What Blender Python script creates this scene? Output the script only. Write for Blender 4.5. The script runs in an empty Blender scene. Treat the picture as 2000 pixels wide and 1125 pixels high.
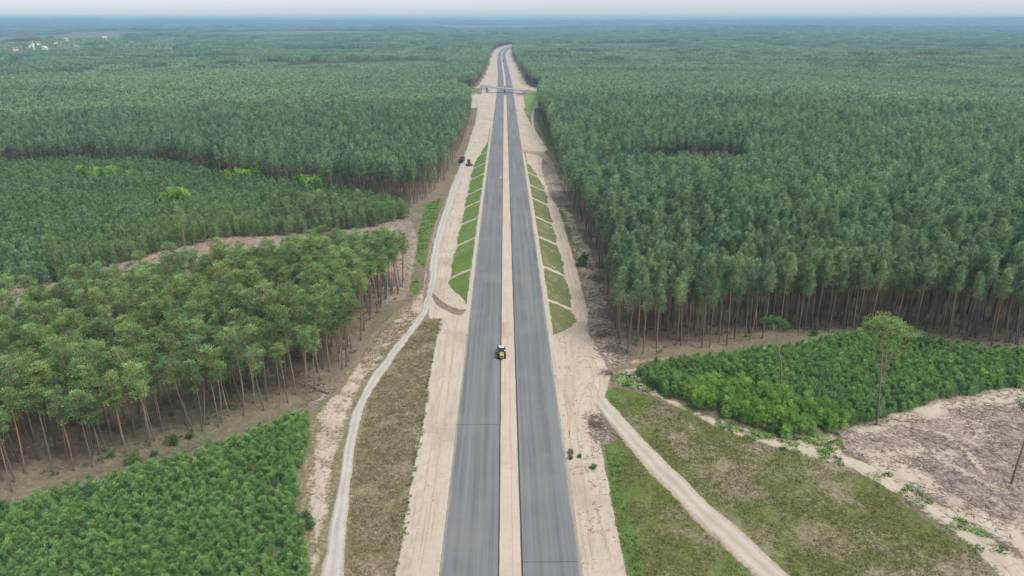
import bpy, bmesh, math, random
import numpy as np
from mathutils import Vector
R = math.radians
scene = bpy.context.scene
COL = scene.collection
rng = np.random.default_rng(7)
random.seed(7)

# ------------------------------------------------------------------ camera
F = 1428.0                      # focal length in pixels of the 2000 px wide photograph
CX, CY = 1000.0, 562.5
YH = 34.0
TH = math.atan((CY - YH) / F)
PSI = math.atan(16 * math.cos(TH) / F)
CAM = np.array([-0.5, 0.0, 92.3])
cam = bpy.data.cameras.new('camera'); camo = bpy.data.objects.new('camera', cam); COL.objects.link(camo)
cam.sensor_width = 36.0; cam.lens = 36.0 * F / 2000.0
cam.clip_start = 1.0; cam.clip_end = 60000.0
camo.location = CAM; camo.rotation_euler = (math.pi / 2 - TH, 0, -PSI)
scene.camera = camo

# ------------------------------------------------------------------ world, sun, exposure
SUN_EL, SUN_AZ = R(60), R(120)          # azimuth measured from +Y (ahead) towards +X
w = bpy.data.worlds.new('World'); scene.world = w; w.use_nodes = True
nt = w.node_tree; nt.nodes.clear()
sky = nt.nodes.new('ShaderNodeTexSky'); sky.sky_type = 'NISHITA'; sky.sun_disc = False
sky.sun_elevation = SUN_EL; sky.sun_rotation = SUN_AZ
sky.air_density = 1.0; sky.dust_density = 0.8; sky.ozone_density = 1.0
hs = nt.nodes.new('ShaderNodeHueSaturation'); hs.inputs['Saturation'].default_value = 0.25
tcw = nt.nodes.new('ShaderNodeTexCoord'); mpw = nt.nodes.new('ShaderNodeMapping'); mpw.inputs['Scale'].default_value = (1, 1, 5)
nzw = nt.nodes.new('ShaderNodeTexNoise'); nzw.inputs['Scale'].default_value = 2.2; nzw.inputs['Detail'].default_value = 5
mxw = nt.nodes.new('ShaderNodeMapRange'); mxw.inputs[3].default_value = 0.95; mxw.inputs[4].default_value = 1.05
mulw = nt.nodes.new('ShaderNodeMixRGB'); mulw.blend_type = 'MULTIPLY'; mulw.inputs[0].default_value = 1
bg = nt.nodes.new('ShaderNodeBackground'); bg.inputs[1].default_value = 0.053
ow = nt.nodes.new('ShaderNodeOutputWorld')
L = nt.links.new
L(sky.outputs[0], hs.inputs['Color']); L(tcw.outputs['Generated'], mpw.inputs[0]); L(mpw.outputs[0], nzw.inputs['Vector'])
L(nzw.outputs[0], mxw.inputs[0]); L(hs.outputs[0], mulw.inputs[1]); L(mxw.outputs[0], mulw.inputs[2])
tintw = nt.nodes.new('ShaderNodeMixRGB'); tintw.blend_type = 'MULTIPLY'; tintw.inputs[0].default_value = 1; tintw.inputs[2].default_value = (.875, .957, 1.055, 1)   # thin overcast: cool grey
L(mulw.outputs[0], tintw.inputs[1]); L(tintw.outputs[0], bg.inputs[0]); L(bg.outputs[0], ow.inputs[0])
sl = bpy.data.lights.new('sun', 'SUN'); sl.energy = 1.5; sl.angle = R(34); sl.color = (1.0, 0.965, 0.91)
so = bpy.data.objects.new('sun', sl); COL.objects.link(so)
sdir = Vector((math.sin(SUN_AZ) * math.cos(SUN_EL), math.cos(SUN_AZ) * math.cos(SUN_EL), math.sin(SUN_EL)))
so.rotation_euler = sdir.to_track_quat('Z', 'Y').to_euler(); so.location = (200, 60, 300)
vs = scene.view_settings
scene.display_settings.display_device = 'sRGB'
vs.view_transform = 'Standard'; vs.look = 'None'; vs.gamma = 1.0; vs.use_curve_mapping = False; vs.exposure = 1.7
cy = scene.cycles
cy.use_denoising = True; cy.max_bounces = 5; cy.diffuse_bounces = 3; cy.glossy_bounces = 2
cy.transmission_bounces = 2; cy.transparent_max_bounces = 4; cy.volume_bounces = 0
cy.sample_clamp_indirect = 4.0; cy.caustics_reflective = False; cy.caustics_refractive = False

# ------------------------------------------------------------------ terrain height
def sstep(a, b, x):
    t = np.clip((np.asarray(x, float) - a) / (b - a), 0, 1); return t * t * (3 - 2 * t)
_yy = np.arange(-400, 20001, 10.0)
_pz = np.interp(_yy, [-400, 330, 600, 900, 1190, 2000, 2500, 3500, 6000, 20000],
                [0, 0, -3.4, -9.4, -13.6, -18.5, -20, -22, -24, -24])
_k = np.hanning(15); _k /= _k.sum()
_pz = np.convolve(np.pad(_pz, 7, 'edge'), _k, 'valid')
_px = np.interp(_yy, [-400, 1150, 1500, 1966, 2472, 3000, 3300, 3800, 4200, 20000], [0, 1, 0, -5, -9, 6, 40, 150, 260, 260])
_k2 = np.hanning(41); _k2 /= _k2.sum()
_px = np.convolve(np.pad(_px, 20, 'edge'), _k2, 'valid')
def zroad(Y): return np.interp(Y, _yy, _pz)
def xroad(Y): return np.interp(Y, _yy, _px)
def vnoise(x, y, seed):
    """smooth value noise in [-1, 1]"""
    xi = np.floor(x); yi = np.floor(y); fx = x - xi; fy = y - yi
    fx = fx * fx * (3 - 2 * fx); fy = fy * fy * (3 - 2 * fy)
    def h(a, b):
        v = np.sin(a * 127.1 + b * 311.7 + seed * 74.7) * 43758.5453
        return (v - np.floor(v)) * 2 - 1
    return (h(xi, yi) * (1 - fx) + h(xi + 1, yi) * fx) * (1 - fy) + (h(xi, yi + 1) * (1 - fx) + h(xi + 1, yi + 1) * fx) * fy
YB = 1118.0                                   # bridge crossing
BSK = -0.30                                   # skew of the bridge axis (dY per dX)
EL0, EL1, ER0, ER1 = 229.0, 600.0, 201.0, 505.0
def emb(X, Y):
    l = 4.4 * sstep(EL0, EL0 + 42, Y) * (1 - sstep(EL1 - 90, EL1 + 40, Y))
    r = 4.6 * sstep(ER0, ER0 + 30, Y) * (1 - sstep(ER1 - 70, ER1 + 40, Y))
    return np.where(np.asarray(X) < 0, l, r)
def height(X, Y):
    X = np.asarray(X, float); Y = np.asarray(Y, float)
    z = zroad(Y)
    u = np.abs(X - xroad(Y))
    E = emb(X, Y)
    z = z - E * sstep(0, 1, 0) - E * np.clip((u - 13.2) / (2.15 * np.maximum(E, .01)), 0, 1) * (1 - 0.55 * sstep(70, 260, u))
    dist = np.hypot(X, Y)
    wgt = sstep(45, 200, u)
    z = z + wgt * (1.6 * vnoise(X / 90, Y / 90, 1) + 2.2 * vnoise(X / 230, Y / 230, 2)) * sstep(120, 420, dist)
    z = z + sstep(250, 900, u) * sstep(600, 1800, dist) * (11 * vnoise(X / 900 + .3, Y / 900, 3) + 6 * vnoise(X / 420, Y / 380 + .2, 4))
    z = z + sstep(3000, 7000, dist) * (1 - .6 * sstep(9000, 14000, dist)) * 10 * vnoise(X / 2600, Y / 1900, 5)
    ang = X / np.maximum(Y, 1)
    far = 42 + 30 * sstep(0.15, 0.75, ang) + 13 * sstep(-0.25, -0.7, ang) + 6 * vnoise(ang * 7, ang * 0 + 3.3, 9)
    z = z + far * sstep(8500, 15500, dist)
    # ridge of the field on the near right and small hummocks
    z = z + 0.5 * vnoise(X / 14, Y / 14, 11) * sstep(30, 45, u) * (1 - sstep(300, 500, dist))
    # approach ramps of the bridge
    ax = X; off = Y - (YB + BSK * X)
    side = np.where(ax < 0, sstep(26, 36, -ax), sstep(25, 34, ax))
    top = np.interp(ax, [-140, -27, 27, 140], [-9, -4.6, -8.6, -13])
    prof = 1 - sstep(4.5, 19, np.abs(off))
    lift = np.maximum(top - z, 0) * side * prof * (1 - sstep(90, 140, np.abs(ax)))
    z = z + lift
    rough = 0.16 * vnoise(X / 1.9, Y / 1.9, 21) + 0.10 * vnoise(X / .8, Y / .8, 22)
    z = z + rough * sstep(14.5, 19, u) * (1 - sstep(350, 600, dist))
    return z - 0.22 * (u < 12.6) * (dist < 4200)

_ct, _st, _cp, _sp = math.cos(TH), math.sin(TH), math.cos(PSI), math.sin(PSI)
def ray(px, py):
    a = (np.asarray(px, float) - CX) / F; b = (np.asarray(py, float) - CY) / F
    fwd = _ct - b * _st; up = -_st - b * _ct
    return a * _cp + fwd * _sp, fwd * _cp - a * _sp, up
def P(px, py, dz=0.0):
    """photograph pixel -> the point of the ground it shows"""
    dx, dy, du = ray(px, py)
    z = np.zeros_like(dx)
    for i in range(24):
        t = np.clip((z + dz - CAM[2]) / np.minimum(du, -1e-4), 10, 30000)
        x = CAM[0] + dx * t; y = CAM[1] + dy * t
        z = 0.5 * z + 0.5 * height(x, y)
    return x, y
def PP(pts):
    a = np.array(pts, float); x, y = P(a[:, 0], a[:, 1]); return np.stack([x, y], 1)
def P1(px, py):
    x, y = P(np.array([px]), np.array([py])); return float(x[0]), float(y[0])
def H1(x, y): return float(height(np.array([x]), np.array([y]))[0])

def sdist(x, y, poly):
    """signed distance to a polygon, positive inside (metres)"""
    x = np.asarray(x, float); y = np.asarray(y, float)
    d2 = np.full(x.shape, 1e18); ins = np.zeros(x.shape, bool)
    n = len(poly)
    for i in range(n):
        ax, ay = poly[i]; bx, by = poly[(i + 1) % n]
        ex, ey = bx - ax, by - ay
        wx, wy = x - ax, y - ay
        t = np.clip((wx * ex + wy * ey) / max(ex * ex + ey * ey, 1e-9), 0, 1)
        d2 = np.minimum(d2, (wx - ex * t) ** 2 + (wy - ey * t) ** 2)
        c = ((ay > y) != (by > y))
        with np.errstate(divide='ignore', invalid='ignore'):
            xc = ex * (y - ay) / (by - ay if by != ay else 1e-9) + ax
        ins ^= c & (x < xc)
    return np.where(ins, 1, -1) * np.sqrt(d2)

# ------------------------------------------------------------------ node helpers
def mat(name):
    m = bpy.data.materials.new(name); m.use_nodes = True
    n = m.node_tree; n.nodes.clear()
    out = n.nodes.new('ShaderNodeOutputMaterial')
    return m, n, out
class NB:
    def __init__(s, n): s.n = n
    def node(s, t, **k):
        x = s.n.nodes.new(t)
        for a, b in k.items(): setattr(x, a, b)
        return x
    def link(s, a, b): s.n.links.new(a, b)
    def val(s, inp, v):
        if hasattr(v, 'is_output') or isinstance(v, bpy.types.NodeSocket): s.link(v, inp)
        else: inp.default_value = v
    def attr(s, nm): return s.node('ShaderNodeAttribute', attribute_name=nm).outputs['Fac']
    def pos(s): return s.node('ShaderNodeNewGeometry').outputs['Position']
    def noise(s, scale, detail=3, vec=None, rough=.55, stretch=None):
        x = s.node('ShaderNodeTexNoise'); x.inputs['Scale'].default_value = scale
        x.inputs['Detail'].default_value = detail; x.inputs['Roughness'].default_value = rough
        v = vec or s.pos()
        if stretch:
            mp = s.node('ShaderNodeMapping'); mp.inputs['Scale'].default_value = stretch; s.link(v, mp.inputs[0]); v = mp.outputs[0]
        s.link(v, x.inputs['Vector']); return x.outputs[0]
    def math(s, op, a, b=0.0, c=None):
        x = s.node('ShaderNodeMath', operation=op); s.val(x.inputs[0], a); s.val(x.inputs[1], b)
        if c is not None: s.val(x.inputs[2], c)
        return x.outputs[0]
    def rng(s, v, a, b, c=0.0, d=1.0, smooth=True):
        x = s.node('ShaderNodeMapRange'); x.interpolation_type = 'SMOOTHSTEP' if smooth else 'LINEAR'
        s.val(x.inputs[0], v); s.val(x.inputs[1], a); s.val(x.inputs[2], b); s.val(x.inputs[3], c); s.val(x.inputs[4], d)
        return x.outputs[0]
    def mix(s, f, a, b, mode='MIX'):
        x = s.node('ShaderNodeMixRGB', blend_type=mode); s.val(x.inputs[0], f)
        s.val(x.inputs[1], a if not isinstance(a, tuple) else (*a, 1)); s.val(x.inputs[2], b if not isinstance(b, tuple) else (*b, 1))
        return x.outputs[0]
    def ramp(s, v, *cols):
        x = s.node('ShaderNodeValToRGB'); e = x.color_ramp.elements
        while len(e) < len(cols): e.new(.5)
        for i, (p, c) in enumerate(cols): e[i].position = p; e[i].color = (*c, 1)
        s.val(x.inputs[0], v); return x.outputs[0]
    def bump(s, h, strength=.5, dist=.1):
        x = s.node('ShaderNodeBump'); x.inputs['Strength'].default_value = strength; x.inputs['Distance'].default_value = dist
        s.link(h, x.inputs['Height']); return x.outputs[0]
    def bsdf(s, col, rough=.9, normal=None, spec=.2, metal=0.0):
        x = s.node('ShaderNodeBsdfPrincipled'); s.val(x.inputs['Base Color'], col if not isinstance(col, tuple) else (*col, 1))
        s.val(x.inputs['Roughness'], rough); x.inputs['Specular IOR Level'].default_value = spec; x.inputs['Metallic'].default_value = metal
        if normal is not None: s.link(normal, x.inputs['Normal'])
        return x.outputs[0]

# sand colour shared by everything made of the local sand
SAND_A, SAND_B, SAND_C = (0.363, 0.299, 0.236), (0.409, 0.347, 0.282), (0.297, 0.237, 0.180)
def sand_color(b, tone=1.0):
    n1 = b.noise(.07, 4); n2 = b.noise(.9, 5, rough=.65); n3 = b.noise(.35, 3, stretch=(1, .12, 1))
    c = b.ramp(n1, (.3, SAND_A), (.7, SAND_B))
    c = b.mix(b.rng(n2, .52, .78), c, SAND_C)
    c = b.mix(b.rng(n3, .52, .72, 0, .6), c, SAND_C)
    n4 = b.noise(1.1, 4, stretch=(1, .035, 1)); n5 = b.noise(.045, 5, rough=.65)
    c = b.mix(b.rng(n4, .56, .66, 0, .5), c, tuple(v * .80 for v in SAND_C))
    c = b.mix(b.rng(n5, .52, .70, 0, .55), c, tuple(v * .82 for v in SAND_C))
    c = b.mix(b.rng(b.noise(2.2, 3, rough=.75), .66, .74, 0, .6), c, tuple(v * .55 for v in SAND_C))
    return c
def m_ground():
    m, n, out = mat('ground'); b = NB(n)
    big = b.noise(.018, 4); mid = b.noise(.16, 5, rough=.6); fine = b.noise(1.3, 4, rough=.7); vf = b.noise(4.2, 3, rough=.7)
    # forest floor: needle litter with moss
    floor = b.ramp(mid, (.3, (0.120, 0.095, 0.066)), (.7, (0.193, 0.152, 0.107)))
    floor = b.mix(b.rng(big, .45, .65), floor, (0.107, 0.102, 0.061))
    floor = b.mix(b.rng(b.noise(.55, 4, rough=.65), .52, .68, 0, .75), floor, (0.085, 0.088, 0.044))
    floor = b.mix(b.rng(vf, .54, .70, 0, .7), floor, (0.073, 0.056, 0.041))
    floor = b.mix(b.rng(fine, .5, .72, 0, .8), floor, (0.238, 0.195, 0.144))
    col = floor
    def layer(col, name, c, spread=.8, nz=mid, nz2=fine):
        a = b.attr(name)
        k = b.math('ADD', a, b.math('MULTIPLY', b.math('SUBTRACT', nz, .5), spread))
        k = b.math('ADD', k, b.math('MULTIPLY', b.math('SUBTRACT', nz2, .5), .55))
        return b.mix(b.rng(k, .4, .6), col, c)
    slash = b.ramp(fine, (.30, (0.097, 0.073, 0.059)), (.50, (0.218, 0.177, 0.151)), (.72, (0.425, 0.348, 0.289)))
    slash = b.mix(b.rng(mid, .45, .70, 0, .65), slash, (0.177, 0.139, 0.118))
    slash = b.mix(b.rng(vf, .56, .70, 0, .75), slash, (0.071, 0.053, 0.042))
    col = layer(col, 'm_slash', slash)
    # dry heath: olive and straw tufts
    heath = b.ramp(fine, (.30, (0.099, 0.084, 0.043)), (.50, (0.171, 0.140, 0.087)), (.70, (0.307, 0.248, 0.171)))
    heath = b.mix(b.rng(mid, .45, .65, 0, .75), heath, (0.116, 0.110, 0.050))
    heath = b.mix(b.rng(vf, .55, .72, 0, .7), heath, (0.072, 0.060, 0.034))
    col = layer(col, 'm_heath', heath)
    # field: patchy green and straw
    gp = b.noise(.055, 4, rough=.6)
    grass = b.ramp(fine, (.28, (0.050, 0.064, 0.017)), (.52, (0.095, 0.104, 0.032)), (.74, (0.178, 0.161, 0.073)))
    dry = b.ramp(fine, (.28, (0.091, 0.077, 0.045)), (.5, (0.189, 0.158, 0.105)), (.72, (0.294, 0.245, 0.175)))
    grain = b.math('ADD', b.math('MULTIPLY', b.math('SUBTRACT', fine, .5), .55), b.math('MULTIPLY', b.math('SUBTRACT', vf, .5), .55))
    field = b.mix(b.rng(b.math('ADD', grain, b.math('ADD', b.math('MULTIPLY_ADD', gp, 1.9, -.42), b.math('MULTIPLY', b.math('SUBTRACT', mid, .5), .5))), .40, .78), grass, dry)
    field = b.mix(b.rng(vf, .56, .72, 0, .6), field, (0.045, 0.045, 0.020))
    lush = b.noise(.034, 2, stretch=(1, 1, 1))
    field = b.mix(b.rng(b.math('ADD', lush, b.math('MULTIPLY', grain, .5)), .53, .66, 0, .75), field, (.074, .125, .026))
    col = layer(col, 'm_grass', field)
    green = b.ramp(fine, (.3, (.045, .085, .022)), (.7, (.11, .165, .045)))
    col = layer(col, 'm_green', green, .9)
    col = layer(col, 'm_sand', sand_color(b), .75)
    dirt = b.ramp(fine, (.3, (.20, .15, .105)), (.7, (.33, .25, .18)))
    col = layer(col, 'm_dirt', dirt, .5)
    col = layer(col, 'm_pale', (.40, .37, .33), .5)
    hb = b.math('ADD', b.math('MULTIPLY', fine, .6), b.math('MULTIPLY', vf, .5))
    b.link(b.bsdf(col, .95, b.bump(hb, .55, .25), .1), out.inputs[0])
    return m
def m_asphalt():
    m, n, out = mat('asphalt'); b = NB(n)
    st = b.noise(.8, 4, stretch=(1.0, .012, 1)); st2 = b.noise(2.6, 3, stretch=(1.0, .02, 1)); bl = b.noise(.06, 4, rough=.6); gr = b.noise(9, 2)
    c = b.ramp(st, (.32, (.094, .099, .106)), (.5, (.128, .132, .135)), (.7, (.170, .170, .165)))
    c = b.mix(b.rng(st2, .45, .7, 0, .5), c, (.138, .147, .144))
    c = b.mix(b.rng(bl, .45, .7, 0, .42), c, (.178, .175, .166))
    c = b.mix(b.rng(b.noise(.35, 5, rough=.7), .66, .8, 0, .5), c, (.22, .205, .185))
    c = b.mix(b.rng(gr, .5, .8, 0, .25), c, (.095, .095, .098))
    e = b.attr('edge')
    c = b.mix(b.rng(b.math('ADD', e, b.math('MULTIPLY', b.math('SUBTRACT', b.noise(.5, 4, stretch=(1, .2, 1)), .5), 1.1)), .45, 1.0, 0, .75), c, (.27, .24, .20))
    b.link(b.bsdf(c, .85, b.bump(gr, .15, .02), .25), out.inputs[0]); return m
def m_plain(name, c, c2=None, scale=1.5, rough=.8, spec=.25, metal=0.0, bumpd=0.0, stretch=None):
    m, n, out = mat(name); b = NB(n)
    nz = b.noise(scale, 4, rough=.6, stretch=stretch)
    col = b.ramp(nz, (.3, c), (.7, c2 or tuple(x * .7 for x in c)))
    b.link(b.bsdf(col, rough, b.bump(nz, .5, bumpd) if bumpd else None, spec, metal), out.inputs[0]); return m
def m_sand(name, tone=None):
    m, n, out = mat(name); b = NB(n)
    c = sand_color(b)
    if tone: c = b.mix(tone[0], c, tone[1])
    b.link(b.bsdf(c, .95, b.bump(b.noise(1.2, 5, rough=.7), .5, .15), .1), out.inputs[0]); return m
def m_foliage(name, dark, midc, light, yellow, trans=.3, patch=.25):
    m, n, out = mat(name); b = NB(n)
    t = b.attr('tint')
    oi = b.node('ShaderNodeObjectInfo').outputs['Random']
    v = b.math('ADD', b.math('MULTIPLY', t, .62), b.math('MULTIPLY', oi, .38))
    c = b.ramp(v, (.12, dark), (.5, midc), (.88, light))
    st = b.noise(.011, 3)
    c = b.mix(b.rng(st, .47, .66, 0, patch), c, yellow)
    vo = b.node('ShaderNodeTexVoronoi'); vo.inputs['Scale'].default_value = .0036; b.link(b.pos(), vo.inputs['Vector'])
    sx_ = b.node('ShaderNodeSeparateColor'); b.link(vo.outputs['Color'], sx_.inputs[0])
    c = b.mix(b.rng(sx_.outputs[0], 0, 1, 0, .55, False), c, b.mix(1.0, c, (.74, .80, .84), 'MULTIPLY'))
    oj = b.math('FRACT', b.math('MULTIPLY', oi, 7.31))
    c = b.mix(b.rng(oj, .66, 1.0, 0, .42), c, b.mix(1.0, c, (1.30, 1.10, .82), 'MULTIPLY'))
    c = b.mix(b.rng(oj, .34, .0, 0, .6), c, b.mix(1.0, c, (.82, .88, .95), 'MULTIPLY'))
    d = b.node('ShaderNodeBsdfDiffuse'); tr = b.node('ShaderNodeBsdfTranslucent')
    b.link(c, d.inputs[0]); b.link(c, tr.inputs[0])
    mx = b.node('ShaderNodeMixShader'); mx.inputs[0].default_value = trans
    b.link(d.outputs[0], mx.inputs[1]); b.link(tr.outputs[0], mx.inputs[2]); b.link(mx.outputs[0], out.inputs[0]); return m
def m_bark():
    m, n, out = mat('pine_bark'); b = NB(n)
    h = b.attr('hgt'); nz = b.noise(2.5, 3, stretch=(1, 1, .3)); oi = b.node('ShaderNodeObjectInfo').outputs['Random']
    k = b.math('ADD', h, b.math('MULTIPLY', b.math('SUBTRACT', oi, .5), .5))
    c = b.ramp(k, (.12, (0.123, 0.104, 0.090)), (.42, (0.239, 0.171, 0.123)), (.75, (0.392, 0.225, 0.123)))
    c = b.mix(b.rng(nz, .45, .7, 0, .6), c, (0.145, 0.119, 0.102))
    b.link(b.bsdf(c, .95, None, .1), out.inputs[0]); return m

M = {}
M['ground'] = m_ground(); M['asphalt'] = m_asphalt()
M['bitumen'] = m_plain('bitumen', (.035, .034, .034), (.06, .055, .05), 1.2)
M['sand'] = m_sand('sand')
M['median'] = m_sand('median_sand', (.35, (0.421, 0.340, 0.276)))
M['rut'] = m_plain('damp_sand', (.30, .225, .16), (.40, .31, .23), 2, .95, .1)
def m_track(tone=None):
    m, n, out = mat('pale_gravel'); b = NB(n)
    e = b.attr('edge'); f = b.noise(1.6, 4, rough=.7); g = b.noise(.25, 4)
    c = b.ramp(g, (.3, (.375, .352, .318)), (.7, (.320, .293, .258)))
    c = b.mix(b.rng(f, .5, .75, 0, .5), c, (.27, .24, .20))
    w1 = b.math('ABSOLUTE', b.math('SUBTRACT', e, b.math('ADD', .42, b.math('MULTIPLY', b.math('SUBTRACT', g, .5), .3))))
    c = b.mix(b.rng(w1, .0, .16, .40, 0), c, (.425, .405, .375))
    mid = b.rng(b.math('ADD', e, b.math('MULTIPLY', b.math('SUBTRACT', f, .5), .5)), .0, .22, .5, 0)
    c = b.mix(mid, c, (.265, .235, .19))
    k = b.rng(b.math('ADD', e, b.math('MULTIPLY', b.math('SUBTRACT', f, .5), 1.3)), .55, 1.0, 0, 1)
    c = b.mix(k, c, (.262, .212, .152))
    if tone: c = b.mix(1.0, c, tone, 'MULTIPLY')
    b.link(b.bsdf(c, .95, b.bump(f, .5, .12), .1), out.inputs[0]); return m
M['track'] = m_track()
M['track_sand'] = m_track((1.02, .96, .90))
M['verge'] = m_plain('verge_gravel', (.39, .355, .295), (.32, .29, .23), .8, .95, .1)
M['brown'] = m_plain('dark_soil', (.135, .098, .068), (.225, .172, .125), .9, .95, .1, bumpd=.15, stretch=(1, .25, 1))
M['slope_bright'] = None
M['pine'] = m_foliage('pine_needles', (0.086, 0.141, 0.081), (0.211, 0.318, 0.172), (0.432, 0.581, 0.296), (0.270, 0.371, 0.171), .40)
M['grove'] = m_foliage('grove_pine_needles', (0.074, 0.125, 0.055), (0.196, 0.299, 0.119), (0.381, 0.540, 0.207), (0.269, 0.332, 0.125), .40)
M['young'] = m_foliage('young_pine_needles', (0.080, 0.154, 0.062), (0.199, 0.349, 0.123), (0.383, 0.622, 0.203), (0.263, 0.396, 0.113), .40)
M['stand'] = m_foliage('thicket_needles', (0.076, 0.130, 0.066), (0.187, 0.292, 0.141), (0.355, 0.501, 0.228), (0.281, 0.382, 0.120), .40, .5)
M['leaf'] = m_foliage('birch_leaves', (0.095, 0.181, 0.037), (0.221, 0.382, 0.081), (0.422, 0.652, 0.160), (0.205, 0.352, 0.069), .35)
M['shrub'] = m_foliage('shrub_leaves', (0.036, 0.076, 0.030), (0.097, 0.173, 0.064), (0.187, 0.297, 0.106), (0.111, 0.185, 0.055), .40)
M['bark'] = m_bark()
M['dead'] = m_plain('dead_wood', (.25, .215, .18), (.16, .135, .115), 3)
M['log'] = m_plain('log_bark', (.14, .105, .08), (.22, .17, .13), 3)
M['stump'] = m_plain('cut_wood', (.48, .36, .22), (.38, .27, .16), 3)
M['concrete'] = m_plain('concrete', (.52, .51, .49), (.44, .43, .41), .5)
M['white'] = m_plain('white_paint', (.46, .46, .45), (.36, .36, .35), 2, .5, .4)
M['yellow'] = m_plain('yellow_paint', (.40, .29, .095), (.31, .22, .07), 2, .45, .5)
M['black'] = m_plain('black_rubber', (.022, .021, .021), (.04, .037, .033), 4, .9)
M['glass'] = m_plain('dark_glass', (.03, .035, .045), (.045, .05, .06), 2, .1, .6)
M['steel'] = m_plain('worn_steel', (.16, .14, .13), (.09, .08, .075), 3, .6, .4, .3)
M['darkred'] = m_plain('dark_red_paint', (.16, .05, .04), (.11, .04, .035), 3, .6)
M['darkgrey'] = m_plain('dark_grey_paint', (.065, .06, .06), (.045, .042, .042), 3, .6)
M['house'] = m_plain('house_render', (.70, .69, .66), (.60, .59, .56), .5)
M['roof'] = m_plain('roof_tiles', (.28, .12, .08), (.22, .10, .07), .5)
def m_slope(name, a, c, d):
    m, n, out = mat(name); b = NB(n)
    f = b.noise(1.6, 4, rough=.7); g = b.noise(.22, 4); v = b.noise(4.5, 3, rough=.7)
    col = b.ramp(f, (.3, a), (.55, c), (.75, d))
    col = b.mix(b.rng(g, .5, .68, 0, .65), col, d)
    col = b.mix(b.rng(v, .58, .7, 0, .6), col, tuple(x * .55 for x in a))
    col = b.mix(b.rng(b.math('ADD', b.noise(.6, 5, rough=.7), b.math('MULTIPLY', b.math('SUBTRACT', v, .5), .25)), .59, .68, 0, .75), col, (.30, .245, .17))
    col = b.mix(b.rng(b.noise(.09, 3), .45, .62, 0, .5), col, b.mix(1.0, col, (.80, .84, .80), 'MULTIPLY'))
    b.link(b.bsdf(col, .95, b.bump(v, .8, .25), .1), out.inputs[0]); return m
M['slope_bright'] = m_slope('bright_turf', (.085, .145, .030), (.125, .195, .045), (.185, .215, .075))
M['slope_olive'] = m_slope('olive_turf', (.080, .105, .036), (.125, .135, .058), (.215, .20, .105))
M['slope_ramp'] = m_slope('ramp_turf', (.115, .19, .040), (.145, .225, .055), (.18, .24, .075))
M['tuft_a'] = m_foliage('field_grass_blades', (0.062, 0.080, 0.022), (0.165, 0.174, 0.061), (0.443, 0.374, 0.186), (0.135, 0.157, 0.046), .3, .5)
M['tuft_b'] = m_foliage('heath_blades', (0.092, 0.086, 0.041), (0.233, 0.200, 0.110), (0.603, 0.473, 0.326), (0.189, 0.186, 0.084), .3, .4)

# ------------------------------------------------------------------ mesh helpers
def new_mesh(name, verts, faces, material, attrs=None, smooth=False):
    me = bpy.data.meshes.new(name)
    V = np.asarray(verts, np.float32)
    if isinstance(faces, np.ndarray):
        k = faces.shape[1]; nf = faces.shape[0]
        me.vertices.add(len(V)); me.vertices.foreach_set('co', V.ravel())
        me.loops.add(nf * k); me.loops.foreach_set('vertex_index', faces.astype(np.int32).ravel())
        me.polygons.add(nf); me.polygons.foreach_set('loop_start', np.arange(0, nf * k, k, dtype=np.int32))
        me.update(calc_edges=True)
    else:
        me.from_pydata(V.tolist(), [], faces); me.update()
    for nm, a in (attrs or {}).items():
        at = me.attributes.new(nm, 'FLOAT', 'POINT'); at.data.foreach_set('value', np.asarray(a, np.float32))
    if smooth: me.polygons.foreach_set('use_smooth', np.ones(len(me.polygons), bool))
    for mm in (material if isinstance(material, (list, tuple)) else [material]):
        me.materials.append(mm)
    return me
def link(name, data, parent=None):
    o = bpy.data.objects.new(name, data); COL.objects.link(o)
    if parent: o.parent = parent
    return o
def tag(o, label=None, cat=None, group=None, kind=None):
    if label: o['label'] = label
    if cat: o['category'] = cat
    if group: o['group'] = group
    if kind: o['kind'] = kind
    return o
def empty(name, loc, rz=0.0):
    o = link(name, None); o.location = loc; o.rotation_euler = (0, 0, rz); o.empty_display_size = .3; return o

# ------------------------------------------------------------------ regions (pixels of the photograph -> ground)
PX = {}
PX['sand'] = [
 [(771, 1135), (792, 1011), (804, 941), (817, 871), (831, 801), (838, 740), (848, 690), (858, 640), (864, 612), (910, 605), (930, 700), (900, 1135)],
 [(838, 622), (833, 560), (842, 500), (858, 430), (878, 370), (900, 320), (915, 282), (928, 240), (934, 205), (945, 172), (955, 140), (962, 115), (968, 102), (990, 92), (985, 120), (980, 160), (972, 200), (955, 280), (935, 330), (925, 420), (905, 490), (890, 560), (915, 605), (864, 622)],
 [(1100, 1135), (1225, 1135), (1200, 1011), (1180, 906), (1168, 835), (1174, 800), (1192, 735), (1172, 690), (1150, 655), (1148, 611), (1143, 587), (1125, 520), (1108, 465), (1091, 408), (1075, 385), (1060, 400), (1080, 480), (1100, 560), (1105, 611), (1040, 640), (1040, 800)],
 [(1000, 205), (1012, 196), (1022, 212), (1030, 228), (1036, 240), (1047, 262), (1062, 280), (1069, 292), (1060, 300), (1058, 330), (1066, 362), (1040, 330), (1000, 300)],
 [(990, 190), (1018, 182), (1017, 165), (1012, 148), (1005, 125), (1000, 108), (1003, 92), (990, 95), (985, 120)],
]
PX['dirt'] = [
 [(826, 600), (828, 545), (836, 500), (850, 440), (872, 380), (878, 380), (858, 440), (844, 500), (838, 550), (836, 600)],
 [(1060, 296), (1078, 312), (1090, 345), (1086, 350), (1072, 320), (1050, 303), (1015, 297), (1015, 293)],
]
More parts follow.
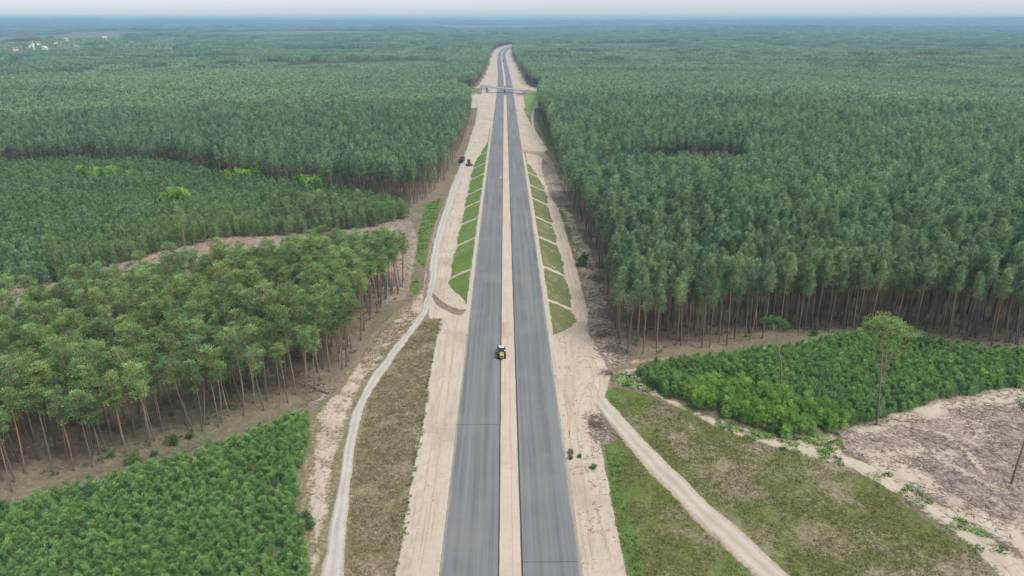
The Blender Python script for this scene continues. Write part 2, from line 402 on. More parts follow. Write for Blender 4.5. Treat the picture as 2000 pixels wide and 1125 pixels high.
PX['heathL'] = [
 [(590, 1135), (585, 960), (602, 815), (650, 765), (735, 645), (800, 588), (838, 555), (866, 615), (771, 1135)],
 [(678, 1135), (683, 1000), (695, 880), (720, 780), (770, 700), (820, 630), (862, 622), (850, 680), (838, 738), (831, 800), (817, 870), (804, 940), (792, 1010), (771, 1135)],
 [(700, 720), (740, 650), (800, 600), (822, 625), (770, 690), (715, 745)],
]
PX['sandyL'] = [[(1062, 325), (1085, 330), (1105, 395), (1135, 440), (1165, 500), (1190, 570), (1205, 640), (1220, 700), (1190, 725), (1150, 665), (1140, 580), (1100, 440), (1080, 390)],[(598, 1135), (600, 1040), (585, 960), (606, 890), (610, 815), (650, 770), (690, 715), (735, 655), (790, 600), (820, 560), (838, 560), (838, 615), (760, 690), (700, 770), (660, 900), (645, 1010), (622, 1135)],
                [(-40, 1003), (100, 962), (300, 900), (450, 858), (560, 808), (640, 760), (650, 775), (560, 822), (450, 872), (300, 914), (100, 978), (-40, 1018)],
                [(1200, 702), (1300, 694), (1400, 690), (1480, 676), (1600, 660), (1680, 650), (1600, 668), (1480, 690), (1300, 706), (1240, 715)]]
PX['green'] = [
 [(812, 505), (818, 450), (832, 400), (862, 385), (852, 430), (838, 470), (828, 525)],
 [(800, 560), (812, 540), (822, 560), (812, 580)],
 [(1088, 405), (1104, 410), (1128, 455), (1150, 505), (1140, 515), (1112, 470)],
 [(1180, 870), (1205, 868), (1225, 890), (1215, 940), (1240, 1040), (1260, 1135), (1232, 1135), (1200, 1000)],
 [(1182, 770), (1200, 760), (1212, 775), (1200, 792)],
 [(1045, 215), (1052, 235), (1068, 285), (1078, 300), (1082, 285), (1062, 230), (1055, 205)],
]
PX['pale'] = [
 [(1150, 725), (1172, 735), (1180, 760), (1165, 765), (1148, 745)],
]
PX['slash'] = [
 [(-140, 615), (0, 560), (180, 522), (350, 475), (540, 440), (800, 428), (818, 470), (800, 560), (790, 585), (640, 600), (400, 640), (0, 730)],
 [(1058, 335), (1075, 312), (1092, 350), (1106, 395), (1090, 402), (1070, 380)],
 [(1145, 500), (1170, 530), (1195, 590), (1218, 640), (1225, 705), (1195, 722), (1165, 690), (1150, 650), (1150, 590), (1138, 540)],
 [(1660, 835), (1770, 805), (1830, 780), (1900, 770), (2080, 735), (2200, 1135), (2030, 1135), (1990, 1080), (1850, 990), (1750, 930), (1650, 880), (1640, 850)],
 [(1140, 800), (1175, 812), (1195, 860), (1178, 885), (1150, 845)],
]
PX['grass'] = [
 [(1178, 775), (1200, 755), (1260, 770), (1330, 800), (1400, 835), (1470, 860), (1560, 890), (1640, 905), (1720, 945), (1800, 1010), (1900, 1080), (1965, 1135), (1228, 1135), (1200, 1010), (1180, 870), (1210, 855), (1190, 810)],
 [(1180, 870), (1200, 872), (1250, 900), (1310, 950), (1400, 1040), (1470, 1135), (1228, 1135), (1200, 1010)],
 [(1178, 775), (1200, 755), (1260, 770), (1330, 800), (1400, 835), (1470, 860), (1560, 890), (1640, 905), (1720, 945), (1800, 1010), (1900, 1080), (1965, 1135), (1535, 1135), (1430, 1020), (1350, 950), (1290, 900), (1240, 850), (1200, 800)],
 [(925, 200), (942, 200), (944, 218), (938, 236), (930, 225)],
]
PX['ridge'] = [[(1190, 725), (1245, 718), (1300, 775), (1380, 808), (1470, 838), (1540, 858), (1640, 845), (1650, 885), (1750, 930), (1850, 990), (2000, 1090), (2030, 1135), (1960, 1135), (1880, 1060), (1780, 985), (1680, 920), (1560, 890), (1470, 860), (1400, 835), (1330, 800), (1260, 765), (1200, 752)]]
PW = {k: [PP(p) for p in v] for k, v in PX.items()}

# forest boundaries (bases of the edge trees)
grove_poly = np.vstack([PP([(790, 545), (786, 580), (750, 600), (715, 650), (690, 705), (640, 760), (540, 795), (420, 840), (330, 872), (230, 900), (90, 945), (0, 965)]),
                        PP([(-250, 1040), (-420, 800)]), PP([(-150, 745), (0, 690), (200, 642), (450, 588), (600, 562), (700, 548)])])
young_poly = np.vstack([PP([(805, 424), (740, 442), (640, 456), (520, 463), (450, 465), (330, 492), (180, 532), (100, 557), (0, 573), (-260, 620), (-700, 560), (-500, 330)]),
                        PP([(0, 324), (150, 315), (330, 323), (450, 352), (620, 374), (720, 390)])])
plantL_poly = PP([(-300, 1085), (0, 1002), (100, 974), (300, 913), (450, 872), (560, 824), (603, 818), (600, 880), (575, 930), (585, 980), (572, 1010), (600, 1045), (592, 1135), (590, 1300), (-300, 1300)])
plantR_poly = PP([(1245, 722), (1300, 712), (1400, 700), (1480, 688), (1600, 668), (1700, 655), (1800, 668), (1900, 684), (2000, 694), (2120, 700), (2120, 735), (2000, 752), (1900, 772), (1830, 782), (1770, 806), (1710, 822), (1650, 832), (1560, 846), (1470, 834), (1380, 803), (1300, 772), (1255, 742)])
birch_poly = PP([(1320, 772), (1400, 752), (1480, 758), (1560, 795), (1650, 815), (1655, 835), (1590, 852), (1530, 858), (1480, 838), (1400, 812), (1345, 792)])
eR = PP([(1240, 697), (1212, 695), (1195, 620), (1185, 570), (1160, 492), (1133, 438), (1110, 400), (1096, 360), (1087, 325), (1080, 300), (1070, 262), (1058, 232), (1050, 208)])
Yr = list(eR[::1, 1]); Xr = list(eR[:, 0])
farR = [(1180, 62), (1260, 44), (1500, 40), (2000, 33), (2472, 27), (3000, 34), (3300, 60), (3800, 150), (4000, 190)]
farL = [(1030, -52), (1080, -72), (1180, -72), (1240, -48), (1500, -43), (2000, -42), (2472, -46), (3000, -34), (3300, -2), (3800, 110), (4000, 190)]
eL = PP([(800, 408), (835, 388), (868, 352), (890, 312), (906, 272), (918, 238), (921, 212)])
fr_front = PP([(2080, 668), (2000, 690), (1900, 672), (1800, 655), (1700, 648), (1600, 652), (1500, 660), (1400, 680), (1300, 692), (1240, 697)])
farRx = [(b, a) for a, b in farR]; farLx = [(b, a) for a, b in farL]
forestR_poly = np.vstack([[(420, 120), (260, 150)], fr_front, eR[1:], farRx, [(190, 19000), (19000, 19000), (19000, 100)]])
forestL_poly = np.vstack([PP([(-700, 350), (-500, 318), (0, 336), (150, 326), (330, 334), (450, 362), (620, 380), (720, 394)]), eL, farLx, [(190, 19000), (-19000, 19000), (-19000, 300)]])

# far fields (open country in the distance): polygons in world metres
fields = []
for (x0, x1, y0, y1) in [(-3300, -2300, 4700, 6300), (-2150, -1300, 5200, 6600), (-4600, -3500, 5600, 7000), (-900, 500, 8600, 11000), (-2700, -1500, 8900, 11200), (1000, 2300, 9800, 12200), (-5600, -4700, 7200, 8600), (3300, 4700, 10200, 12000)]:
    fields.append(np.array([(x0, y0 - 500), (x1, y0 - 380), (x1 + 80, y1), (x0 + 40, y1 - 150)], float))
def in_fields(x, y, grow=0):
    r = np.zeros(np.shape(x), bool)
    for f in fields: r |= sdist(x, y, f) > -grow
    return r

# ------------------------------------------------------------------ ground sheet
def build_ground():
    r = [60.0]
    while r[-1] < 760: r.append(r[-1] * 1.0056)
    while r[-1] < 19000: r.append(r[-1] * 1.017)
    r = np.array(r); a = np.linspace(R(-62), R(62), 800)
    A, Rr = np.meshgrid(a, r)
    X = np.sin(A) * Rr + CAM[0]; Y = np.cos(A) * Rr
    Z = height(X, Y)
    nr, na = X.shape
    V = np.stack([X, Y, Z], -1).reshape(-1, 3)
    i = np.arange((nr - 1) * na).reshape(nr - 1, na)[:, :-1].ravel()
    Fc = np.stack([i, i + 1, i + na + 1, i + na], 1)
    x = V[:, 0]; y = V[:, 1]; near = np.hypot(x, y) < 3800
    def msk(key, f=1.2, amp=1.0):
        o = np.zeros(len(V), np.float32)
        for p in PW[key]:
            lo = p.min(0) - 8; hi = p.max(0) + 8
            s = np.where((x > lo[0]) & (x < hi[0]) & (y > lo[1]) & (y < hi[1]))[0]
            if len(s):
                dist = np.hypot(x[s], y[s]); ff = f * np.maximum(dist / 180, 1)
                o[s] = np.maximum(o[s], sstep(-1, 1, sdist(x[s], y[s], p) / ff) * amp)
        return o
    u = np.abs(x - xroad(y))
    sand = np.maximum(msk('sand', .9), msk('sandyL', 2.5, .56))
    sand = np.maximum(sand, sstep(16.5, 14.5, u) * (y < 3900))
    E = emb(x, y)
    onslope = (E > .4) & (u > 12.6) & (u < 13.2 + 2.15 * E + 2.5)
    sand = np.where(onslope, np.maximum(sand, .85), sand)
    sand = np.maximum(sand, msk('ridge', 1.2, .58))
    corr = (y > 900) & (y < 3900)
    cl = np.interp(y, [p[0] for p in farL], [p[1] for p in farL]); cr = np.interp(y, [p[0] for p in farR], [p[1] for p in farR])
    off = np.abs(y - (YB + BSK * x))
    sand = np.where(corr & (x > cl + 4) & (x < cr - 4) & (off > 30), .66, sand)
    lg = sdist(x, y, PW['slash'][3])
    wv = y + .12 * x + 1.2 * vnoise(x / 9, y / 9, 15)
    fur = .5 + .5 * np.sin(wv * 2 * math.pi / 2.4)
    fp = sstep(-2, 4, sdist(x, y, PP([(1840, 790), (2090, 745), (2120, 860), (1900, 855)])))
    sand = np.where(lg > -1, np.maximum(sand, .22 + .24 * sstep(-.3, .5, vnoise(x / 11, y / 7, 16)) + .32 * fp * fur ** 3 + .34 * sstep(5, 0, np.abs(lg - 3))), sand)
    for q, wdt in ((PP([(1760, 815), (1815, 800), (1850, 785)]), 2.2), (PP([(1800, 835), (1850, 850), (1890, 885), (1925, 925)]), 1.3), (PP([(1700, 850), (1760, 850), (1850, 905), (1960, 960)]), 2.0)):
        for i in range(len(q) - 1):
            a_, b_ = q[i], q[i + 1]; e = b_ - a_; t_ = np.clip(((x - a_[0]) * e[0] + (y - a_[1]) * e[1]) / (e @ e), 0, 1)
            dd = np.hypot(x - a_[0] - t_ * e[0], y - a_[1] - t_ * e[1]); sand = np.maximum(sand, .62 * sstep(wdt * 1.6, 0, dd))
    slash = msk('slash', 2.0); grass = msk('grass', 1.2)
    grass = np.maximum(grass, msk('ridge', 1.5, .6))
    grass = np.where(in_fields(x, y) & (y > 3000), 1, grass)
    grass = np.where((x / np.maximum(y, 1) < -.40) & (y > 2250) & (y < 4700), .8, grass)
    grass = np.where((y > 1000) & (y < 1250) & (off < 26) & (u > 26) & (x < 0), .8, grass)
    sand = np.where((y > 1000) & (y < 1250) & (off < 5.2) & (u > 26) & (u < 85), .9, sand)
    at = dict(m_sand=sand, m_slash=slash, m_grass=grass, m_heath=np.maximum(np.maximum(msk('heathL', 1.2), msk('sandyL', 2, .6)), msk('ridge', 3.0, .85)), m_green=msk('green', 1.5), m_dirt=np.maximum(msk('dirt', .5), np.where(slash > .5, .50 * (sdist(x, y, PW['slash'][0]) > -2), 0)), m_pale=msk('pale', 3.0, .6))
    me = new_mesh('ground', V, Fc, M['ground'], at, True)
    tag(link('ground', me), 'sandy and forested ground reaching to the horizon', None, None, 'structure')
build_ground()

# ------------------------------------------------------------------ strips that follow the road or a traced line
YS = np.unique(np.concatenate([np.arange(60, 700, 4.0), np.arange(700, 4100, 14.0)]))
def road_strip(name, x0, x1, dz, material, y0=60, y1=4000, cols=2, thick=.3, edge=None, parent=None, wob=0.0):
    ys = YS[(YS >= y0) & (YS <= y1)]
    t = np.linspace(0, 1, cols)
    X = xroad(ys)[:, None] + x0 + (x1 - x0) * t[None]
    if wob:
        X[:, 0] += wob * vnoise(ys / 3.1, ys * 0, 31); X[:, -1] += wob * vnoise(ys / 2.7, ys * 0, 32)
    Yv = np.repeat(ys[:, None], cols, 1); Z = np.repeat((zroad(ys) + dz)[:, None], cols, 1)
    top = np.stack([X, Yv, Z], -1)
    lo = top[:, [0, -1]].copy(); lo[..., 2] -= thick
    n = len(ys); V = np.concatenate([top.reshape(-1, 3), lo.reshape(-1, 3)])
    fs = []
    for i in range(n - 1):
        for j in range(cols - 1):
            a = i * cols + j; fs.append((a, a + 1, a + cols + 1, a + cols))
        b = n * cols + i * 2
        fs.append((b, i * cols, (i + 1) * cols, b + 2)); e = i * cols + cols - 1
        fs.append((e, b + 1, b + 3, e + cols))
    at = {}
    if edge is not None:
        ed = np.concatenate([np.repeat(edge(t)[None], n, 0).ravel(), np.zeros(2 * n)])
        at['edge'] = ed
    o = link(name, new_mesh(name, V, fs, material, at), parent)
    return o
e_out = lambda s: (lambda t: np.clip(1 - (t if s < 0 else 1 - t) * 9, 0, 1))
tag(road_strip('carriageway_left', -12.55, -2.25, .05, M['asphalt'], cols=22, edge=e_out(-1)), 'grey asphalt carriageway beside the strip of loose sand with no markings', None, None, 'structure')
tag(road_strip('carriageway_right', 2.25, 12.55, .05, M['asphalt'], cols=22, edge=e_out(1)), 'grey asphalt carriageway with a dark bitumen edge along the median', None, None, 'structure')
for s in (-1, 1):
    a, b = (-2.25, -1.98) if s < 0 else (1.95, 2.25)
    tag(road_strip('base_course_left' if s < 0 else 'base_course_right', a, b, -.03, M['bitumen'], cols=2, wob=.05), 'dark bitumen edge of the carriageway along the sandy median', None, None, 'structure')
tag(road_strip('median', -1.98, 1.95, -.05, M['median'], y0=60, y1=1075, cols=5, wob=.06), 'pinkish sand strip between the two carriageways', None, None, 'structure')
tag(road_strip('median_far', -1.98, 1.95, -.05, M['median'], y0=1250, y1=3900, cols=5), 'sand strip between the carriageways beyond the bridge', None, None, 'structure')
tag(road_strip('median_crossover', -1.98, 1.95, .035, M['asphalt'], y0=1072, y1=1254, cols=5), 'paved gap in the median beneath and beyond the bridge', None, None, 'structure')
Yload = P1(980, 704)[1]
tag(road_strip('median_rut', .35, .50, -.042, M['rut'], y0=60, y1=Yload - 3, cols=2, thick=.02, wob=.03), 'thin dark wheel rut in the sandy median behind the loader', None, None, 'structure')
tag(road_strip('verge_left', -14.0, -12.55, -.02, M['verge'], y0=205, y1=640, cols=4, wob=.2), 'pale gravel verge along the embankment with bright turf', None, None, 'structure')
tag(road_strip('verge_right', 12.55, 14.0, -.02, M['verge'], y0=150, y1=560, cols=4, wob=.2), 'pale gravel verge along the embankment with olive turf', None, None, 'structure')
tag(road_strip('shoulder_rut', -14.6, -14.35, -.015, M['rut'], y0=100, y1=170, cols=2, thick=.02, wob=.25), 'faint wheel rut in the loose sand beside the carriageway', None, None, 'structure')
for s, py in ((-1, 831.5), (1, 1101)):
    yy = P1(985, py)[1]
    a, b = (-12.4, -2.3) if s < 0 else (2.3, 12.4)
    V = [(a, yy, .056), (b, yy, .056), (b, yy + .16, .056), (a, yy + .16, .056), (a, yy, .02), (b, yy, .02), (b, yy + .16, .02), (a, yy + .16, .02)]
    o = link('paving_joint_left' if s < 0 else 'paving_joint_right', new_mesh('joint', V, [(0, 1, 2, 3), (0, 4, 5, 1), (1, 5, 6, 2), (2, 6, 7, 3), (3, 7, 4, 0)], M['bitumen']))
    tag(o, 'dark transverse joint across the asphalt', None, None, 'structure')

def resample(p, step):
    p = np.asarray(p, float); d = np.r_[0, np.cumsum(np.hypot(*np.diff(p[:, :2], axis=0).T))]
    # smooth with a Catmull-like double chaikin
    n = max(int(d[-1] / step), 2); s = np.linspace(0, d[-1], n)
    return np.stack([np.interp(s, d, p[:, k]) for k in range(p.shape[1])], 1)
def chaikin(p, k=2):
    p = np.asarray(p, float)
    for _ in range(k):
        q = np.empty((2 * len(p) - 2 + 2, p.shape[1])); q[0] = p[0]; q[-1] = p[-1]
        q[1:-1:2] = .75 * p[:-1] + .25 * p[1:]; q[2:-1:2] = .25 * p[:-1] + .75 * p[1:]
        p = q
    return p
def track(name, rows, material, label, dz=.07, jag=.25, seed=1, step=1.5):
    """rows: (left pixel x, right pixel x, left y, right y); the sheet lies on the ground"""
    a = PP([(r[0], r[2]) for r in rows]); c = PP([(r[1], r[3] if len(r) > 3 else r[2]) for r in rows])
    p = resample(chaikin(np.hstack([a, c])), step)
    n = len(p); cols = 9; t = np.linspace(0, 1, cols)
    s = np.arange(n)
    d = p[:, 2:] - p[:, :2]; ln = np.hypot(d[:, 0], d[:, 1])[:, None]; d = d / np.maximum(ln, .1)
    l = p[:, :2] + d * (jag * (1.1 * vnoise(s / 5.3, s * 0., seed) + .35 * vnoise(s / 1.3, s * 0., seed + 5)))[:, None]
    r = p[:, 2:] + d * (jag * (1.1 * vnoise(s / 4.7, s * 0., seed + 2) + .35 * vnoise(s / 1.2, s * 0., seed + 6)))[:, None]
    X = l[:, None, 0] + (r - l)[:, None, 0] * t; Y = l[:, None, 1] + (r - l)[:, None, 1] * t
    Z = height(X, Y) + dz; Z[:, 0] -= dz + .12; Z[:, -1] -= dz + .12
    # let the bed of the track be smoother than the ground it crosses
    Zm = Z[:, 1:-1].mean(1, keepdims=True); Z[:, 1:-1] = np.maximum(Z[:, 1:-1], .5 * Z[:, 1:-1] + .5 * Zm)
    V = np.stack([X, Y, Z], -1).reshape(-1, 3)
    i = np.arange((n - 1) * cols).reshape(n - 1, cols)[:, :-1].ravel()
    Fc = np.stack([i, i + 1, i + cols + 1, i + cols], 1)
    o = link(name, new_mesh(name, V, Fc, material, {'edge': np.repeat(np.abs(2 * t - 1)[None], n, 0).ravel()}, True)); tag(o, label, None, None, 'structure'); return p
trL = track('gravel_track_left', [(612, 668, 1200), (624, 677, 1125), (647, 681, 1011), (664, 689, 906), (678, 699, 836), (696, 717, 783), (724, 748, 731), (762, 781, 685), (800, 817, 640), (822, 836, 612), (833, 847, 575), (836, 855, 540), (844, 861, 475), (861, 877, 422), (878, 894, 370), (902, 914, 315), (916, 926, 280), (929, 935, 245), (934, 940, 222), (931, 936, 200), (927, 932, 180)], M['track'], 'pale gravel track winding along the grove and the embankment', .15, .3, 3)
trR = track('gravel_track_right', [(1160, 1182, 790, 772), (1176, 1204, 815, 800), (1208, 1254, 852, 856), (1246, 1306, 902, 902), (1298, 1342, 952, 939), (1337, 1388, 994, 982), (1379, 1424, 1039, 1010), (1426, 1468, 1087, 1049), (1472, 1542, 1128, 1122), (1552, 1612, 1204, 1188)], M['track_sand'], 'pale sandy track cutting diagonally through the grass field', .17, .3, 13)
track('sand_path_right', [(1430, 1436, 846, 842), (1480, 1500, 862, 858), (1560, 1580, 884, 876), (1632, 1655, 897, 889), (1690, 1715, 928, 912), (1745, 1765, 962, 952), (1820, 1835, 1008, 998), (1900, 1920, 1062, 1052), (1960, 1985, 1110, 1100)], M['sand'], 'narrow sandy path along the far rim of the grass field', .07, .45, 23, 1.2)
track('sand_path_far', [(1046, 1050, 200), (1038, 1044, 215), (1036, 1042, 228), (1038, 1043, 245), (1042, 1050, 262), (1054, 1064, 282)], M['track'], 'pale track beside the bright green ramp of the bridge', .1, .3, 29, 3)
track('dark_soil_ramp', [(843, 846, 575, 572), (848, 856, 592, 580), (858, 868, 602, 592), (872, 884, 610, 600), (890, 900, 616, 604), (903, 912, 616, 602)], M['brown'], 'dark brown churned soil sweeping from the track to the carriageway', .1, .35, 33, 1.0)
track('dirt_rut', [(826, 832, 606), (830, 838, 560), (834, 841, 520), (842, 850, 475), (856, 862, 425), (872, 878, 380)], M['brown'], 'brown rutted dirt strip beside the pale gravel track', .06, .3, 37)
track('orange_sand_strip', [(866, 880, 470), (872, 889, 440), (886, 898, 400), (897, 908, 360), (907, 918, 330)], M['sand'], 'bare sand lane at the toe of the embankment', .06, .4, 41)

def ruts(pix, label, gap=1.9, wdt=.42, seed=0):
    c = resample(chaikin(PP(pix), 2), 1.0); d = np.gradient(c, axis=0); nrm = np.stack([-d[:, 1], d[:, 0]], 1); nrm /= np.linalg.norm(nrm, axis=1, keepdims=True)
    V, Fq = [], []; n = len(c); k = np.arange(n)
    for j, o_ in enumerate((-gap / 2, gap / 2)):
        cc = c + nrm * (o_ + .25 * vnoise(k / 9., k * 0., seed + 3))[:, None]
        hw = wdt * .5 * (.75 + .45 * vnoise(k / 2.3, k * 0., seed + j))[:, None] * np.minimum(1, np.minimum(k, n - 1 - k) / 4.)[:, None]
        a_, b_ = cc - nrm * hw, cc + nrm * hw
        for p in (a_, b_): V.append(np.column_stack([p, height(p[:, 0], p[:, 1]) + .035]))
        base = 2 * n * j
        Fq += [(base + i, base + i + 1, base + n + i + 1, base + n + i) for i in range(n - 1)]
    o = link('wheel_rut', new_mesh('wheel_rut', np.concatenate(V), Fq, M['rut'])); tag(o, label, None, None, 'structure')
ruts([(1150, 1120), (1138, 960), (1118, 840), (1112, 740), (1128, 668)], 'wheel ruts in the loose sand beside the littered strip', seed=1)
ruts([(1118, 860), (1122, 780), (1150, 735), (1168, 790), (1182, 812)], 'wheel ruts curving from the sand into the diagonal track', seed=2)
ruts([(1105, 765), (1118, 712), (1150, 690), (1168, 740), (1160, 790)], 'wheel ruts curving round the pale sand patch', seed=3)
ruts([(812, 1120), (838, 960), (862, 800), (878, 690), (880, 630)], 'wheel ruts along the wide sand shoulder', seed=4)
ruts([(858, 590), (866, 530), (868, 470), (884, 415), (902, 360), (913, 322)], 'wheel ruts on the haul lane below the bright embankment', seed=5)
ruts([(846, 560), (850, 500), (862, 450), (880, 395)], 'wheel ruts beside the gravel track below the embankment', seed=6)
ruts([(1128, 640), (1130, 590), (1112, 520), (1098, 460), (1085, 410)], 'wheel ruts on the sand lane below the olive embankment', seed=7)
ruts([(1034, 300), (1042, 272), (1030, 240), (1020, 215)], 'wheel ruts on the bare sand near the bridge ramp', seed=8)
# ------------------------------------------------------------------ embankment turf panels
def panels(name, side, rills, material, label, end_y):
    root = empty(name, (0, 0, 0)); tag(root, label, None, None, 'structure')
    ys = [P1(985, v)[1] for v in rills]          # near -> far
    rr = np.random.default_rng(5 if side < 0 else 6)
    for k in range(len(ys) - 1):
        y0, y1 = ys[k], ys[k + 1]
        gap = .45 + .0018 * y0 + .35 * rr.random()
        nu, nv = 14, max(int((y1 - y0) / 1.1), 6)
        t = np.linspace(0, 1, nu); v = np.linspace(0, 1, nv)
        T, W = np.meshgrid(t, v)
        Yc = y0 + gap + (y1 - y0 - 2 * gap) * W
        # ragged rims and a rounded foot
        Yc = Yc + (W < .01) * .8 * vnoise(T * 7, T * 0 + k, 3) + (W > .99) * .8 * vnoise(T * 7, T * 0 + k, 4)
        E = emb(side * 20 + 0 * Yc, Yc)
        u0 = 14.15; u1 = 13.2 + 2.15 * E - .2 + (.5 + .5 * rr.random())
        foot = .5 * np.abs(2 * W - 1) ** 5
        U = u0 + (np.maximum(u1 - foot * 2.0, u0 + .6) - u0) * T
        U = U + (T > .99) * .5 * vnoise(W * 8, W * 0 + k, 5) + (T < .01) * .25 * vnoise(W * 12, W * 0 + k, 6)
        X = side * U + xroad(Yc)
        Z = zroad(Yc) - E * np.clip((U - 13.2) / (2.15 * np.maximum(E, .01)), 0, 1) + .16 + .07 * vnoise(X / .9, Yc / .9, 8)
        rim = (T < .01) | (T > .99) | (W < .01) | (W > .99)
        Z = Z - rim * .22
        V = np.stack([X, Yc, Z], -1).reshape(-1, 3)
        i = np.arange((nv - 1) * nu).reshape(nv - 1, nu)[:, :-1].ravel()
        Fc = np.stack([i, i + 1, i + nu + 1, i + nu], 1)
        if side < 0: Fc = Fc[:, ::-1].copy()
        link('grass_panel', new_mesh('grass_panel', V, Fc, material, None, True), root)
panels('embankment_left', -1, [596, 524, 463, 424, 391, 367, 338, 317, 296, 268, 250], M['slope_bright'], 'road embankment with bright green turf panels between sandy rills', 590)
panels('embankment_right', 1, [655, 584, 519, 461, 422, 386, 360, 336, 317, 297], M['slope_olive'], 'road embankment with olive turf panels between sandy rills', 660)

# ------------------------------------------------------------------ plant generators
def kites(rg, c, d, Ln, Wd):
    n = len(c)
    d = d / np.linalg.norm(d, axis=1, keepdims=True)
    s = np.cross(d, rg.normal(size=(n, 3)) * .55 + np.array([0, 0, 1.0])); s /= np.linalg.norm(s, axis=1, keepdims=True) + 1e-9
    Ln = np.asarray(Ln)[:, None]; Wd = np.asarray(Wd)[:, None]
    V = np.stack([c, c + d * Ln * .55 + s * Wd * .5, c + d * Ln, c + d * Ln * .55 - s * Wd * .5], 1).reshape(-1, 3)
    return V, np.arange(4 * n).reshape(n, 4)
def clump_leaves(rg, centers, sizes, tints, nleaf, Ln, Wd, flat=.5, up=.28):
    C, D, T, S = [], [], [], []
    for c, s, t in zip(centers, sizes, tints):
        n = max(int(nleaf), 3)
        q = rg.normal(size=(n, 3)); q /= np.linalg.norm(q, axis=1, keepdims=True); q *= (rg.random((n, 1)) ** .5)
        p = q * np.array([s, s, s * flat])
        C.append(c + p); D.append(q * .8 + np.array([0, 0, up]) + rg.normal(size=(n, 3)) * .35)
        T.append(np.clip(t + rg.normal(size=n) * .13, 0, 1)); S.append(np.full(n, s))
    C = np.concatenate(C); D = np.concatenate(D); T = np.concatenate(T)
    k = len(C); l = Ln * (0.7 + .6 * rg.random(k)); wd = Wd * (0.7 + .6 * rg.random(k))
    V, Fq = kites(rg, C, D, l, wd)
    return V, Fq, np.repeat(T, 4)
def tube(pts, rad, sides=6):
    pts = np.asarray(pts, float); n = len(pts)
    V = []; Fq = []
    for i in range(n):
        t = pts[min(i + 1, n - 1)] - pts[max(i - 1, 0)]; t = t / (np.linalg.norm(t) + 1e-9)
        a = np.cross(t, [0, 1, 0.3]); a /= np.linalg.norm(a) + 1e-9; b = np.cross(t, a)
        for k in range(sides):
            ph = 2 * math.pi * k / sides; V.append(pts[i] + rad[i] * (math.cos(ph) * a + math.sin(ph) * b))
    for i in range(n - 1):
        for k in range(sides):
            k2 = (k + 1) % sides; Fq.append((i * sides + k, i * sides + k2, (i + 1) * sides + k2, (i + 1) * sides + k))
    return np.array(V), Fq
class Wood:
    def __init__(s): s.V = []; s.F = []; s.n = 0
    def add(s, pts, rad, sides=6):
        V, Fq = tube(pts, rad, sides); s.F += [tuple(i + s.n for i in f) for f in Fq]; s.V.append(V); s.n += len(V)
    def mesh(s, name, m, H):
        V = np.concatenate(s.V); return new_mesh(name, V, s.F, m, {'hgt': np.clip(V[:, 2] / H, 0, 1)}, True)
def crown_profile(kind, t):
    if kind == 'forest': return np.where(t < .28, .55 + .45 * t / .28, np.maximum((1 - t) / .72, 0) ** .78)
    if kind == 'grove': return np.where(t < .5, .45 + .55 * t / .5, np.maximum((1 - t) / .5, 0) ** .42)
    return np.maximum(1 - t, 0) ** .8 * np.where(t < .12, .55 + .45 * t / .12, 1)
